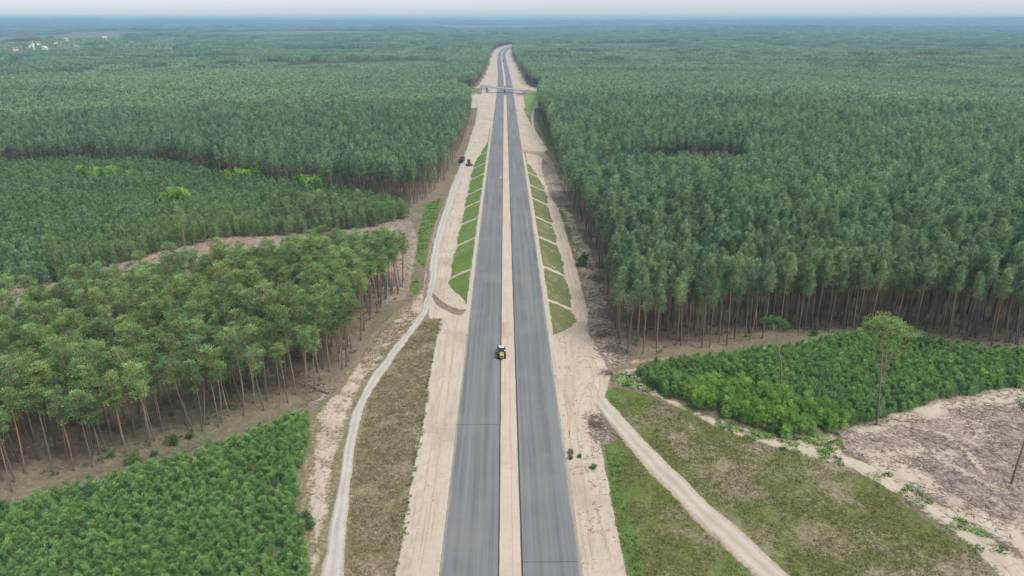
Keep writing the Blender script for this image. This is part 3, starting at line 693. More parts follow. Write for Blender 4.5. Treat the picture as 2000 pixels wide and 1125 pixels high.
def make_pine(name, seed, H, cb, rx, kind, nclump, nleaf, Ln, Wd, material, limbs=True, dead=5, sides=6, r0=.19, csize=1.0):
    rg = np.random.default_rng(seed)
    wd = Wood()
    lean = rg.normal(size=2) * .35; bend = rg.normal(size=2) * .45
    zs = np.linspace(0, 1, 7)
    tx = lambda t: np.stack([lean[0] * t + bend[0] * np.sin(t * 3.0), lean[1] * t + bend[1] * np.sin(t * 3.0), t * H], -1)
    wd.add(tx(zs), r0 * (1 - zs) ** .75 + .03, sides)
    C, D, T = [], [], []
    ph = rg.random() * 6.28
    skew = rg.normal(size=2) * .22 * rx
    gapa = rg.random() * 6.28
    zb0 = cb * H
    for i in range(nclump):
        nw = max(nclump // 6, 5); t = (np.floor(i * nw / nclump) + .5 + (.42 if kind == 'grove' else .30) * rg.normal()) / nw; t = float(np.clip(t, 0.0, .995)) ** .92
        if kind in ('grove', 'forest') and rg.random() < .10: continue
        prof = float(crown_profile(kind, np.array(t))) * rx
        ph += 2.4 + rg.normal() * .6
        if kind == 'grove' and math.cos(ph - gapa - 2.5 * t) > .72 and t < .8: prof *= .45
        rr = max(prof * (.62 + .45 * rg.random()), .12)
        z = zb0 + t * (H - zb0) * .985
        rise = (.28 + .30 * t) * rr if kind != 'grove' else (.12 + .45 * rg.random() * t) * rr
        base = tx(np.array(min(z / H, 1.0)))
        c = np.array([base[0] + math.cos(ph) * rr + skew[0] * (1 - t), base[1] + math.sin(ph) * rr + skew[1] * (1 - t), z + rise])
        b0 = tx(np.array(max(z - .2 * rr, .02 * H) / H))
        ti = np.clip(.5 + rg.normal() * .27, 0, 1)
        n = max(int(nleaf * (.55 + .45 * rr / rx)), 3)
        u = .28 + .74 * rg.random(n) ** (.42 if kind == 'grove' else .75)
        sp = csize * (.16 + .16 * u)[:, None] * np.array([1, 1, .42 if kind == 'grove' else .8])
        dirn = (c - b0) / (np.linalg.norm(c - b0) + 1e-6)
        side = rg.normal(size=(n, 3))
        C.append(b0 + np.outer(u, c - b0) + side * sp)
        D.append(dirn * .75 + np.array([0, 0, .30]) + side * .42)
        T.append(np.clip(ti + rg.normal(size=n) * .12, 0, 1))
        if limbs: wd.add([b0, .5 * (b0 + c) + np.array([0, 0, -.06 * rr]), c], [.05, .035, .012], 3)
    for i in range(dead):
        z = H * (cb - .28 * rg.random()); b0 = tx(np.array(z / H)); a = rg.random() * 6.28; l = .6 + 1.1 * rg.random()
        wd.add([b0, b0 + np.array([math.cos(a) * l, math.sin(a) * l, .15 * l * rg.normal()])], [.035, .012], 3)
    C = np.concatenate(C); D = np.concatenate(D); T = np.concatenate(T); k = len(C)
    V, Fq = kites(rg, C, D, Ln * (.7 + .6 * rg.random(k)), Wd * (.7 + .6 * rg.random(k)))
    return wd.mesh(name + '_trunk', M['bark'], H), new_mesh(name + '_crown', V, Fq, material, {'tint': np.repeat(T, 4)})
def make_broadleaf(name, seed, H, rx, nclump, nleaf, Ln, Wd, material, stems=3):
    rg = np.random.default_rng(seed); wd = Wood(); cen, siz, tin = [], [], []
    for s in range(stems):
        a = rg.random() * 6.28; o = rg.normal(size=2) * .15
        tip = np.array([math.cos(a) * rx * .4, math.sin(a) * rx * .4, H * (.8 + .2 * rg.random())])
        wd.add([np.array([o[0], o[1], 0]), np.array([o[0], o[1], 0]) * .5 + tip * .5, tip], [.06, .045, .015], 4)
    for i in range(nclump):
        t = (i + rg.random()) / nclump; z = H * (.12 + .84 * t)
        pr = rx * math.sqrt(max(1 - ((z / H - .42) / .6) ** 2, .04)); a = rg.random() * 6.28; rr = pr * (.3 + .7 * rg.random())
        cen.append(np.array([math.cos(a) * rr, math.sin(a) * rr, z])); siz.append(rx * .36 * (.7 + .6 * rg.random())); tin.append(np.clip(.5 + .2 * rg.normal(), 0, 1))
    V, Fq, T = clump_leaves(rg, cen, siz, tin, nleaf, Ln, Wd, .8, .3)
    return wd.mesh(name + '_stem', M['bark'], H), new_mesh(name + '_leaves', V, Fq, material, {'tint': T})

# full detail, one metre-true size each; per-tree scale varies
PINE_F = [make_pine('forest_pine', 100 + i, 26.0, .58 + .025 * (i % 4), 2.2 + .22 * (i % 3), 'forest', 58, 52, .52, .17, M['pine'], csize=1.15) for i in range(9)]
PINE_G = [make_pine('grove_pine', 200 + i, 21.0, .57 + .035 * (i % 4), 2.35 + .25 * (i % 3), 'grove', 34 + 4 * (i % 3), 84, .46, .15, M['grove'], csize=1.4, dead=9) for i in range(9)]
PINE_M = [make_pine('mid_pine', 300 + i, 26.0, .58, 2.2 + .22 * (i % 3), 'forest', 44, 18, .85, .32, M['pine'], limbs=False, dead=2, sides=5, csize=1.3) for i in range(6)]
PINE_X = [make_pine('far_pine', 340 + i, 25.0, .55, 2.3 + .2 * (i % 3), 'forest', 24, 8, 1.5, .72, M['pine'], limbs=False, dead=0, sides=4, csize=1.6) for i in range(5)]
THICK = [make_pine('thicket_pine', 400 + i, 9.0, .18, 1.45, 'young', 44, 16, .60, .20, M['stand'], limbs=False, dead=0, sides=4, r0=.10, csize=.9) for i in range(6)]
SAPL = [make_pine('young_pine', 500 + i, 2.5, .06, .85, 'young', 40, 22, .25, .072, M['young'], limbs=False, dead=0, sides=4, r0=.035, csize=.48) for i in range(7)]
BIRCH = [make_broadleaf('birch', 600 + i, 5.2, 1.6, 34, 40, .26, .17, M['leaf']) for i in range(4)]
BUSH = [make_broadleaf('shrub', 640 + i, 1.9, 1.25, 24, 40, .22, .14, M['shrub'], 4) for i in range(3)]
BROADT = [make_broadleaf('bright_tree', 660 + i, 8.0, 2.1, 26, 26, .6, .4, M['leaf']) for i in range(3)]

def forest_tile(seed, size, n, H, q, Ln, Wd, material):
    rg = np.random.default_rng(seed); k = int(math.sqrt(n)); st = size / k
    C, D, T = [], [], []
    for i in range(k):
        for j in range(k):
            x = (i + .5 + .7 * (rg.random() - .5)) * st - size / 2; y = (j + .5 + .7 * (rg.random() - .5)) * st - size / 2
            h = H * (.86 + .24 * rg.random()); tt = np.clip(.5 + .2 * rg.normal(), 0, 1)
            z = h - rg.random(q) * 7.5; pr = 2.3 * np.clip((h - z) / 5, .15, 1) ** .6; a = rg.random(q) * 6.28
            C.append(np.stack([x + np.cos(a) * pr * .5, y + np.sin(a) * pr * .5, z - .5], 1))
            D.append(np.stack([np.cos(a), np.sin(a), 1.7 + 0 * a], 1) + rg.normal(size=(q, 3)) * .3)
            T.append(np.clip(tt + rg.normal(size=q) * .1, 0, 1))
    C = np.concatenate(C); D = np.concatenate(D); T = np.concatenate(T); m_ = len(C)
    V, Fq = kites(rg, C, D, Ln * (.7 + .6 * rg.random(m_)), Wd * (.7 + .6 * rg.random(m_)))
    return new_mesh('forest_tile', V, Fq, material, {'tint': np.repeat(T, 4)})
TILES = [forest_tile(700 + i, 42, 100, 24, 24, 2.0, 1.1, M['pine']) for i in range(4)]

# ------------------------------------------------------------------ tree positions
def jgrid(x0, x1, y0, y1, s, rg, jit=.75):
    nx = int((x1 - x0) / s); ny = int((y1 - y0) / s)
    X, Y = np.meshgrid(np.arange(nx), np.arange(ny)); X = X + .5 * (Y % 2)
    x = x0 + (X + .5 + jit * (rg.random(X.shape) - .5)) * s; y = y0 + (Y + .5 + jit * (rg.random(X.shape) - .5)) * s
    return x.ravel(), y.ravel()
def inview(x, y, m=R(42), pad=25):
    a = np.arctan2(x, np.maximum(y, 1)); return (np.abs(a) < m) & (y > 20)
def fill(poly, s, rmax, rg, jit=.75, rmin=0, m=R(42)):
    lo = np.maximum(poly.min(0), [-rmax, 20]); hi = np.minimum(poly.max(0), [rmax, rmax])
    x, y = jgrid(lo[0], hi[0], lo[1], hi[1], s, rg, jit)
    r = np.hypot(x, y); k = (r < rmax) & (r >= rmin) & inview(x, y, m); x, y = x[k], y[k]
    k = sdist(x, y, poly) > 0; return x[k], y[k]
def stand_factor(x, y, size=230., seed=3.):
    """per-stand height factor: nearest jittered seed"""
    bx = np.floor(x / size); by = np.floor(y / size); best = np.full(x.shape, 1e18); val = np.zeros(x.shape)
    for i in (-1, 0, 1):
        for j in (-1, 0, 1):
            cx_, cy_ = bx + i, by + j
            h1 = np.sin(cx_ * 12.9898 + cy_ * 78.233 + seed) * 43758.5453; h1 -= np.floor(h1)
            h2 = np.sin(cx_ * 39.346 + cy_ * 11.135 + seed) * 24634.6345; h2 -= np.floor(h2)
            h3 = np.sin(cx_ * 73.156 + cy_ * 52.235 + seed) * 12414.123; h3 -= np.floor(h3)
            d = ((cx_ + h1) * size - x) ** 2 + ((cy_ + h2) * size - y) ** 2
            b = d < best; best = np.where(b, d, best); val = np.where(b, h3, val)
    return val
NEAR_R = 1500.0
pts = {}
for nm, poly in (('R', forestR_poly), ('L', forestL_poly)):
    x, y = fill(poly, 3.85, 620, rng, .9); x2, y2 = fill(poly, 3.8, NEAR_R, rng, rmin=620)
    x = np.r_[x, x2]; y = np.r_[y, y2]
    # strips along the corridor far away
    gx, gy = jgrid(-260, 320, 1480, 3950, 5.0, rng)
    edge = np.abs(gx - .5 * (np.interp(gy, [p[0] for p in farL], [p[1] for p in farL]) + np.interp(gy, [p[0] for p in farR], [p[1] for p in farR]))) < 120
    k = (np.hypot(gx, gy) >= NEAR_R) & edge & (sdist(gx, gy, poly) > 0)
    x = np.r_[x, gx[k]]; y = np.r_[y, gy[k]]
    keep = rng.random(len(x)) < .93
    pts[nm] = np.stack([x, y], 1)[keep]
gx, gy = fill(grove_poly, 3.75, 400, rng, .9, m=R(48)); k = rng.random(len(gx)) < .9 - .0 * gx
k &= ~((vnoise(gx / 9, gy / 9, 44) > .62) & (sdist(gx, gy, grove_poly) > 8))
pts['G'] = np.stack([gx, gy], 1)[k]

def variants_to_tree(name, parts, loc, rz, sc, label, cat, group, names=('trunk', 'crown')):
    r = bpy.data.objects.new(name, None); COL.objects.link(r); r.location = loc; r.rotation_euler = rz if isinstance(rz, tuple) else (0, 0, rz)
    r.scale = (sc, sc, sc) if not isinstance(sc, tuple) else sc
    r.empty_display_size = .3
    r['label'] = label; r['category'] = cat
    if group: r['group'] = group
    for nm, d in zip(names, parts):
        c = bpy.data.objects.new(nm, d); COL.objects.link(c); c.parent = r
    return r

# ------------------------------------------------------------------ scattering of what nobody could count
def scatter(name, P3, rot, scl, idx, protos, label, cat=None):
    me = bpy.data.meshes.new(name); me.vertices.add(len(P3)); me.vertices.foreach_set('co', np.asarray(P3, np.float32).ravel())
    a = me.attributes.new('rot', 'FLOAT_VECTOR', 'POINT'); a.data.foreach_set('vector', np.asarray(rot, np.float32).ravel())
    a = me.attributes.new('scl', 'FLOAT_VECTOR', 'POINT'); a.data.foreach_set('vector', np.asarray(scl, np.float32).ravel())
    a = me.attributes.new('idx', 'INT', 'POINT'); a.data.foreach_set('value', np.asarray(idx, np.int32))
    o = link(name, me)
    g = bpy.data.node_groups.new(name, 'GeometryNodeTree')
    g.interface.new_socket('Geometry', in_out='INPUT', socket_type='NodeSocketGeometry')
    g.interface.new_socket('Geometry', in_out='OUTPUT', socket_type='NodeSocketGeometry')
    N = g.nodes.new; gi = N('NodeGroupInput'); go = N('NodeGroupOutput'); ins = N('GeometryNodeInstanceOnPoints')
    ja = N('GeometryNodeJoinGeometry')
    for pr in protos:
        jb = N('GeometryNodeJoinGeometry')
        for d in pr:
            po = bpy.data.objects.new(d.name, d)
            oi = N('GeometryNodeObjectInfo'); oi.transform_space = 'ORIGINAL'; oi.inputs['Object'].default_value = po
            g.links.new(oi.outputs['Geometry'], jb.inputs[0])
        ti = N('GeometryNodeGeometryToInstance'); g.links.new(jb.outputs[0], ti.inputs[0]); g.links.new(ti.outputs[0], ja.inputs[0])
    def na(nm, t):
        x = N('GeometryNodeInputNamedAttribute'); x.data_type = t; x.inputs[0].default_value = nm; return x.outputs[0]
    er = N('FunctionNodeEulerToRotation')
    g.links.new(na('rot', 'FLOAT_VECTOR'), er.inputs[0]); g.links.new(er.outputs[0], ins.inputs['Rotation'])
    g.links.new(na('scl', 'FLOAT_VECTOR'), ins.inputs['Scale']); g.links.new(na('idx', 'INT'), ins.inputs['Instance Index'])
    ins.inputs['Pick Instance'].default_value = True
    g.links.new(gi.outputs[0], ins.inputs['Points']); g.links.new(ja.outputs[0], ins.inputs['Instance']); g.links.new(ins.outputs[0], go.inputs[0])
    md = o.modifiers.new('scatter', 'NODES'); md.node_group = g
    tag(o, label, cat, None, 'stuff'); return o
def scat_xy(name, xy, protos, label, cat, s0=.85, s1=1.15, rg=rng, tilt=.03, fac=None, sink=.05):
    n = len(xy); z = height(xy[:, 0], xy[:, 1]) - sink
    rot = np.stack([rg.normal(size=n) * tilt, rg.normal(size=n) * tilt, rg.random(n) * 6.28], 1)
    s = s0 + (s1 - s0) * rg.random(n)
    if fac is not None: s = s * fac
    scl = np.stack([s * (.9 + .2 * rg.random(n)), s * (.9 + .2 * rg.random(n)), s], 1)
    return scatter(name, np.column_stack([xy, z]), rot, scl, rg.integers(0, len(protos), n), protos, label, cat)

# mature pines: the 300 that show largest are single trees
def pick(xy, poly, n, depthw):
    d = np.hypot(xy[:, 0], xy[:, 1]) + depthw * sdist(xy[:, 0], xy[:, 1], poly)
    a = np.abs(np.arctan2(xy[:, 0], xy[:, 1])); d = d + 1e4 * (a > R(35.5))
    o = np.argsort(d); return o[:n], o[n:]
iG, rG = pick(pts['G'], grove_poly, 150, .9)
k = np.hypot(pts['R'][:, 0], pts['R'][:, 1]) < 620
sub = np.where(k)[0]; iR, _ = pick(pts['R'][sub], forestR_poly, 110, 6.0); iR = sub[iR]
k = np.hypot(pts['L'][:, 0], pts['L'][:, 1]) < 620
sub = np.where(k)[0]
eLp = eL
dl = np.min(np.hypot(pts['L'][sub][:, None, 0] - eLp[None, :, 0], pts['L'][sub][:, None, 1] - eLp[None, :, 1]), 1)
iL = sub[np.argsort(dl + .25 * np.hypot(pts['L'][sub][:, 0], pts['L'][sub][:, 1]))[:32]]
def singles(xy, protos, name, label, cat, group, s0, s1, tilt=.03, sink=.1, names=('trunk', 'crown')):
    lab_ = label
    for (x, y) in xy:
        if callable(lab_): label, group = lab_(x, y)
        s = s0 + (s1 - s0) * random.random(); v = protos[random.randrange(len(protos))]
        variants_to_tree(name, v, (x, y, H1(x, y) - sink), (random.gauss(0, tilt), random.gauss(0, tilt), random.random() * 6.28), s, label, cat, group, names)
def pline(x, y, q): return min(math.hypot(x - (1 - t) * q[i][0] - t * q[i + 1][0], y - (1 - t) * q[i][1] - t * q[i + 1][1]) for i in range(len(q) - 1) for t in np.linspace(0, 1, 13))
FRONT = PP([(0, 965), (90, 945), (230, 900), (330, 872), (420, 840), (540, 795), (640, 760)]); RIM = PP([(640, 760), (690, 705), (715, 650), (750, 600)]); TIP = PP([(750, 600), (786, 580), (790, 545), (700, 550)])
def grove_label(x, y):
    if pline(x, y, TIP) < 9: return 'slender pine with bare trunk at the tip of the grove, before the logged clearing', 'pines at the tip of the grove'
    if pline(x, y, RIM) < 7: return 'slender pine on the grove rim along the sandy verge of the gravel track', 'pines on the grove rim by the track'
    if pline(x, y, FRONT) < 7: return 'orange-barked pine in the front row of the grove, facing the dense plantation', 'front row pines facing the plantation'
    return 'slender pine inside the loose grove behind its front row of trunks', 'pines inside the grove'
singles(pts['G'][iG], PINE_G, 'pine_tree', grove_label, 'pine tree', None, .78, 1.14, .045)
def edge_label(x, y):
    ax = math.atan2(x, y)
    if ax < math.atan2(*P1(1300, 685)): return 'tall dark green pine at the forest corner beside the brush piles', 'pines at the forest corner'
    if ax < math.atan2(*P1(1600, 650)): return 'tall dark green pine on the forest edge behind the thin umbrella-crowned pine', 'edge pines behind the umbrella pine'
    return 'tall dark green pine on the forest edge behind the wide lopsided solitary pine', 'edge pines behind the lopsided pine'
singles(pts['R'][iR], PINE_F, 'pine_tree', edge_label, 'pine tree', None, .80, 1.04)
singles(pts['L'][iL], PINE_F, 'pine_tree', 'tall bare-trunked pine on the forest edge beside the parked machines', 'pine tree', 'pines on the forest edge by the machines', .84, .95)
def rest(a, i): m = np.ones(len(a), bool); m[i] = False; return a[m]
scat_xy('pine_grove', rest(pts['G'], iG), PINE_G, 'remaining pines deeper inside the loose grove', 'pine grove', .76, 1.14, tilt=.045)
for nm, ii, sc, lab in (('R', iR, .94, 'dense pine forest beyond the solitary pines, reaching far back'), ('L', iL, .9, 'dense pine forest beyond the thicket, reaching far back')):
    a = rest(pts[nm], ii); d = np.hypot(a[:, 0], a[:, 1]); sf = stand_factor(a[:, 0], a[:, 1])
    f = sc * np.where(d < 430, 1.0, np.where(sf < .05, .52, .78 + .30 * sf))
    for (lo, hi, pr, suf) in ((0, 330, PINE_F, 'near'), (330, 800, PINE_M, 'middle'), (800, 9e9, PINE_X, 'far')):
        k = (d >= lo) & (d < hi)
        if k.sum(): scat_xy('pine_forest', a[k], pr, {'near': lab.replace('reaching far back', 'nearer belt'), 'middle': lab.replace('reaching far back', 'middle belt'), 'far': lab}[suf], 'pine forest', .84, 1.14, fac=f[k])
# far forest in blocks
tx_, ty_ = jgrid(-7600, 7600, 1000, 9000, 36, rng, .3); d = np.hypot(tx_, ty_)
cl = np.interp(ty_, [p[0] for p in farL], [p[1] for p in farL]); cr = np.interp(ty_, [p[0] for p in farR], [p[1] for p in farR])
k = (d > NEAR_R - 5) & (d < 9000) & inview(tx_, ty_, R(40)) & ((tx_ < cl - 40) | (tx_ > cr + 40) | (ty_ > 4020)) & ~in_fields(tx_, ty_, 8)
village = (tx_ / np.maximum(ty_, 1) < -.42) & (ty_ > 2300) & (ty_ < 4600)
k &= ~(village & (vnoise(tx_ / 150, ty_ / 150, 61) > -.72))
xy1 = np.stack([tx_, ty_], 1)[k]
sf = stand_factor(xy1[:, 0], xy1[:, 1], 330., 8.); f1 = np.where(sf < .14, .40, .68 + .50 * sf)
def tiles(name, xy, f, sxy, label):
    n = len(xy); z = height(xy[:, 0], xy[:, 1]) - .5
    rot = np.stack([np.zeros(n), np.zeros(n), rng.integers(0, 4, n) * (math.pi / 2) + rng.normal(size=n) * .1], 1)
    scatter(name, np.column_stack([xy, z]), rot, np.stack([np.full(n, sxy), np.full(n, sxy), f], 1), rng.integers(0, 4, n), [(t,) for t in TILES], label, 'forest')
tiles('distant_forest', xy1, f1, 1.0, 'distant pine forest stretching to the hazy plain')
tx_, ty_ = jgrid(-13000, 13000, 6000, 18500, 82, rng, .3); d = np.hypot(tx_, ty_)
k = (d >= 8960) & (d < 18600) & inview(tx_, ty_, R(40)) & ~in_fields(tx_, ty_, 8)
xy2 = np.stack([tx_, ty_], 1)[k]
tiles('horizon_forest', xy2, .8 + .6 * stand_factor(xy2[:, 0], xy2[:, 1], 700., 5.), 2.25, 'blue hazy forest on the horizon')

# thicket of half-grown pines
tx_, ty_ = fill(young_poly, 2.35, 720, rng, .8, m=R(44)); xy = np.stack([tx_, ty_], 1)
fr = sdist(tx_, ty_, young_poly); o = np.argsort(np.hypot(tx_, ty_) + 3.0 * fr + 1e4 * (np.abs(np.arctan2(tx_, ty_)) > R(35)))
iT = o[:90]
gapm = (vnoise(tx_ / 8, ty_ / 8, 71) > .82)
singles(xy[iT], THICK, 'half_grown_pine', 'half-grown bushy pine on the rim of the thicket facing the logged clearing', 'young pine', 'half-grown pines along the clearing', .78, 1.12)
xr = rest(xy, iT)
scat_xy('pine_thicket', xr, THICK, 'dense thicket of half-grown pines beyond the logged clearing', 'pine thicket', .72, 1.12, fac=.92 + .14 * vnoise(xr[:, 0] / 25, xr[:, 1] / 25, 73))
# bright broadleaf trees inside the thicket
for (px, py, n, spx, lab) in ((195, 352, 16, 55, 'bright yellow-green broadleaf tree in the wide cluster within the thicket'), (345, 398, 12, 34, 'bright green birch in the small cluster below a dead snag'), (485, 352, 10, 40, 'bright green birch at the thicket rim under the dark forest wall'), (600, 368, 9, 45, 'bright green birch along the thicket corner near the forest wall')):
    for i in range(n):
        x, y = P1(px + random.gauss(0, spx * .5), py + 14 + random.gauss(0, 4)); s = random.uniform(1.25, 1.6)
        variants_to_tree('birch_tree', BROADT[i % 3], (x, y, H1(x, y) - .1), random.random() * 6.28, s, lab, 'birch', 'bright trees ' + lab.split(' ', 3)[-1], ('stem', 'leaves'))

# plantations
tx_, ty_ = fill(plantL_poly, 1.06, 260, rng, .75, m=R(50)); xy = np.stack([tx_, ty_], 1)
gap = (vnoise(tx_ / 3.2, ty_ / 3.2, 81) > .78) & (sdist(tx_, ty_, plantL_poly) < 14); xy = xy[~gap]; tx_, ty_ = xy.T
o = np.argsort(np.hypot(tx_, ty_) + 2.0 * sdist(tx_, ty_, plantL_poly) + 1e4 * (np.abs(np.arctan2(tx_, ty_)) > R(35.2)) + 1e4 * (ty_ < 101)); iA = o[:170]
singles(xy[iA], SAPL, 'young_pine_tree', 'dense little pine in the plantation beside the pale gravel track', 'young pine', 'plantation pines beside the gravel track', .85, 1.25, .05, .03)
scat_xy('pine_plantation', rest(xy, iA), SAPL, 'dense plantation of young pines beside the gravel track', 'plantation', .8, 1.25, tilt=.05, fac=None, sink=.03)
tx_, ty_ = fill(plantR_poly, 1.12, 330, rng, .75, m=R(44)); k = sdist(tx_, ty_, birch_poly) < 0; tx_, ty_ = tx_[k], ty_[k]; xy = np.stack([tx_, ty_], 1)
o = np.argsort(np.hypot(tx_, ty_) + 1.0 * sdist(tx_, ty_, plantR_poly) + 1e4 * (np.abs(np.arctan2(tx_, ty_)) > R(35.2))); iB = o[:110]
singles(xy[iB], SAPL, 'young_pine_tree', 'small green pine in the plantation around the solitary pines', 'young pine', 'plantation pines around the solitary pines', .9, 1.3, .05, .03)
xr = rest(xy, iB)
scat_xy('pine_plantation', xr, SAPL, 'plantation of small green pines around the solitary pines', 'plantation', .75, 1.25, tilt=.05, fac=1 + .2 * vnoise(xr[:, 0] / 10, xr[:, 1] / 10, 83), sink=.03)
tx_, ty_ = fill(birch_poly, 2.1, 330, rng, .8)
singles(np.stack([tx_, ty_], 1), BIRCH, 'young_birch_tree', 'bright yellow-green young birch on the plantation rim facing the grass field', 'birch', 'young birches on the plantation rim', .62, 1.02, .05, .05, ('stem', 'leaves'))
# ------------------------------------------------------------------ box / cylinder building blocks
class MB:
    def __init__(s): s.bm = bmesh.new()
    def box(s, c, size, bev=.04, rot=None, taper=None):
        r = bmesh.ops.create_cube(s.bm, size=1.0); vs = r['verts']
        for v in vs:
            if taper and v.co.z > 0: v.co.x *= taper[0]; v.co.y *= taper[1]
            v.co.x *= size[0]; v.co.y *= size[1]; v.co.z *= size[2]
        if bev:
            es = list({e for v in vs for e in v.link_edges})
            r2 = bmesh.ops.bevel(s.bm, geom=es, offset=bev, segments=1, affect='EDGES', profile=.5)
            vs = list({v for f in r2['faces'] for v in f.verts} | {v for v in vs if v.is_valid})
        from mathutils import Euler
        q = Euler(rot).to_matrix() if rot else None
        for v in vs:
            if q: v.co = q @ v.co
            v.co += Vector(c)
        return s
    def cyl(s, c, r, l, axis='X', seg=20, r2=None):
        rr = bmesh.ops.create_cone(s.bm, cap_ends=True, segments=seg, radius1=r, radius2=r if r2 is None else r2, depth=l)
        from mathutils import Euler
        q = Euler({'X': (0, math.pi / 2, 0), 'Y': (math.pi / 2, 0, 0), 'Z': (0, 0, 0)}[axis]).to_matrix()
        for v in rr['verts']: v.co = q @ v.co + Vector(c)
        return s
    def prism(s, pts, y0, y1):
        """polygon in the x-z plane pushed from y0 to y1"""
        a = [s.bm.verts.new((x, y0, z)) for x, z in pts]; b = [s.bm.verts.new((x, y1, z)) for x, z in pts]
        s.bm.faces.new(a[::-1]); s.bm.faces.new(b); n = len(pts)
        for i in range(n): s.bm.faces.new((a[i], a[(i + 1) % n], b[(i + 1) % n], b[i]))
        return s
    def build(s, name, m, parent=None):
        bmesh.ops.recalc_face_normals(s.bm, faces=s.bm.faces)
        me = bpy.data.meshes.new(name); s.bm.to_mesh(me); s.bm.free(); me.materials.append(m)
        return link(name, me, parent)
def wheel(parent, c, r, wd, name='wheel'):
    t = MB().cyl(c, r, wd).build(name, M['black'], parent)
    MB().cyl((c[0] + math.copysign(wd * .02, c[0]), c[1], c[2]), r * .5, wd * 1.04).build('rim', M['steel'], t)
    return t

# wheel loader on the median, its engine hood towards the camera
x, y = P1(979.5, 704); ld = empty('wheel_loader', (x + .05, y, H1(x, y) + .18 ), R(1.5))
tag(ld, 'yellow wheel loader with white-topped cab driving along the sandy median', 'loader')
for sx in (-1, 1):
    for yy in (1.15, 4.25): wheel(ld, (sx * .98, yy, .78), .78, .58)
hd = MB().box((0, .75, 1.35), (1.30, 2.1, .85), .10, None, (.86, .92)).box((0, -.22, 1.15), (1.2, .5, .95), .12).build('engine_hood', M['yellow'], ld)
MB().box((0, -.46, 1.25), (.8, .06, .5), .02).build('grille', M['darkgrey'], hd)
MB().cyl((.25, .9, 2.05), .07, .55, 'Z', 10).build('exhaust', M['steel'], hd)
MB().box((0, 1.6, .85), (1.1, 3.6, .45), .05).box((0, 4.2, .95), (1.0, 1.6, .6), .06).build('chassis', M['yellow'], ld)
for sx in (-1, 1): MB().box((sx * .98, 1.15, 1.66), (.6, 1.35, .08), .03).box((sx * .98, .48, 1.45), (.6, .08, .42), .03).build('mudguard', M['black'], ld)
cb = MB().box((0, 2.55, 2.25), (1.32, 1.35, 1.35), .08, None, (.92, .9)).build('cab', M['glass'], ld)
MB().box((0, 2.55, 2.98), (1.45, 1.55, .14), .05).build('cab_roof', M['white'], cb)
for sx in (-1, 1):
    MB().box((sx * .62, 1.92, 2.3), (.07, .07, 1.3), .0).box((sx * .62, 3.2, 2.3), (.07, .07, 1.3), .0).build('pillar', M['darkgrey'], cb)
    MB().box((sx * 1.0, 3.15, 2.45), (.26, .06, .36), .02).build('mirror', M['black'], cb)
    MB().box((sx * .98, 2.55, 1.75), (.5, .7, .09), .03).build('step', M['white'], ld)
ar = MB()
for sx in (-1, 1): ar.box((sx * .5, 4.9, 1.25), (.16, 2.6, .26), .03, (R(-14), 0, 0))
ar.build('lift_arm', M['yellow'], ld)
bk = MB()
bk.bm.faces.ensure_lookup_table()
for (a0, z0, a1, z1) in ((6.1, .25, 7.1, .12), (6.1, .25, 5.95, .75), (5.95, .75, 6.2, 1.25)):
    l = math.hypot(a1 - a0, z1 - z0); bk.box((0, (a0 + a1) / 2, (z0 + z1) / 2), (2.55, l + .06, .07), .01, (math.atan2(z1 - z0, a1 - a0), 0, 0))
for sx in (-1, 1): bk.box((sx * 1.26, 6.45, .6), (.05, .8, .8), .01)
bk.build('bucket', M['steel'], ld)

x, y = P1(981, 645)
hv = []; hf = []
for j in range(9):
    for i in range(7):
        u_, v_ = i / 6 - .5, j / 8 - .5
        hv.append((u_ * 2.6, v_ * 14, .28 * max(0, 1 - (2 * u_) ** 2) * max(0, 1 - (2 * v_) ** 2) * (1 + .5 * math.sin(j * 2.1 + i)) - .03))
for j in range(8):
    for i in range(6): hf.append((j * 7 + i, j * 7 + i + 1, j * 7 + i + 8, j * 7 + i + 7))
o = link('soil_heap', new_mesh('soil_heap', hv, hf, M['rut'], None, True)); o.location = (-.35, y, float(zroad(y)) - .05); tag(o, 'low brown soil heap on the sandy median ahead of the loader', 'soil heap')
# machines beside the forest edge
x, y = P1(900.5, 319); dt = empty('dump_truck', (x, y, H1(x, y) + .05), R(-4)); dt.scale = (1.3, 1.3, 1.3); tag(dt, 'dark dump truck with reddish tray parked close to the trees', 'truck')
MB().box((0, 4.2, .75), (1.0, 8.0, .35), .04).build('chassis', M['darkgrey'], dt)
MB().box((0, .9, 1.55), (2.5, 1.8, 1.7), .12, None, (.92, .85)).build('cab', M['darkgrey'], dt)
MB().box((0, .05, 1.95), (2.0, .08, .7), .02).build('windscreen', M['glass'], dt)
MB().box((0, 2.5, 1.2), (2.2, 1.2, .5), .06).build('fuel_deck', M['concrete'], dt)
tr_ = MB().box((0, 5.8, 1.15), (2.5, 4.8, .12), .02)
for sx in (-1, 1): tr_.box((sx * 1.2, 5.8, 1.75), (.12, 4.8, 1.2), .02)
tr_.box((0, 3.45, 1.9), (2.5, .12, 1.5), .02).box((0, 8.15, 1.7), (2.5, .12, 1.1), .02).build('tray', M['darkred'], dt)
for sx in (-1, 1):
    for yy in (1.0, 5.4, 6.9): wheel(dt, (sx * 1.0, yy, .55), .55, .45)
x, y = P1(916.5, 325); bd = empty('bulldozer', (x, y, H1(x, y) + .05), R(6)); bd.scale = (1.25, 1.25, 1.25); tag(bd, 'dark tracked bulldozer with an angled blade on the bare sand', 'bulldozer')
for sx in (-1, 1):
    t = MB().box((sx * 1.15, 2.6, .55), (.62, 4.2, 1.0), .22); t = t.build('crawler_track', M['black'], bd)
    MB().box((sx * 1.15, 2.6, .55), (.66, 3.0, .35), .05).build('roller_frame', M['steel'], t)
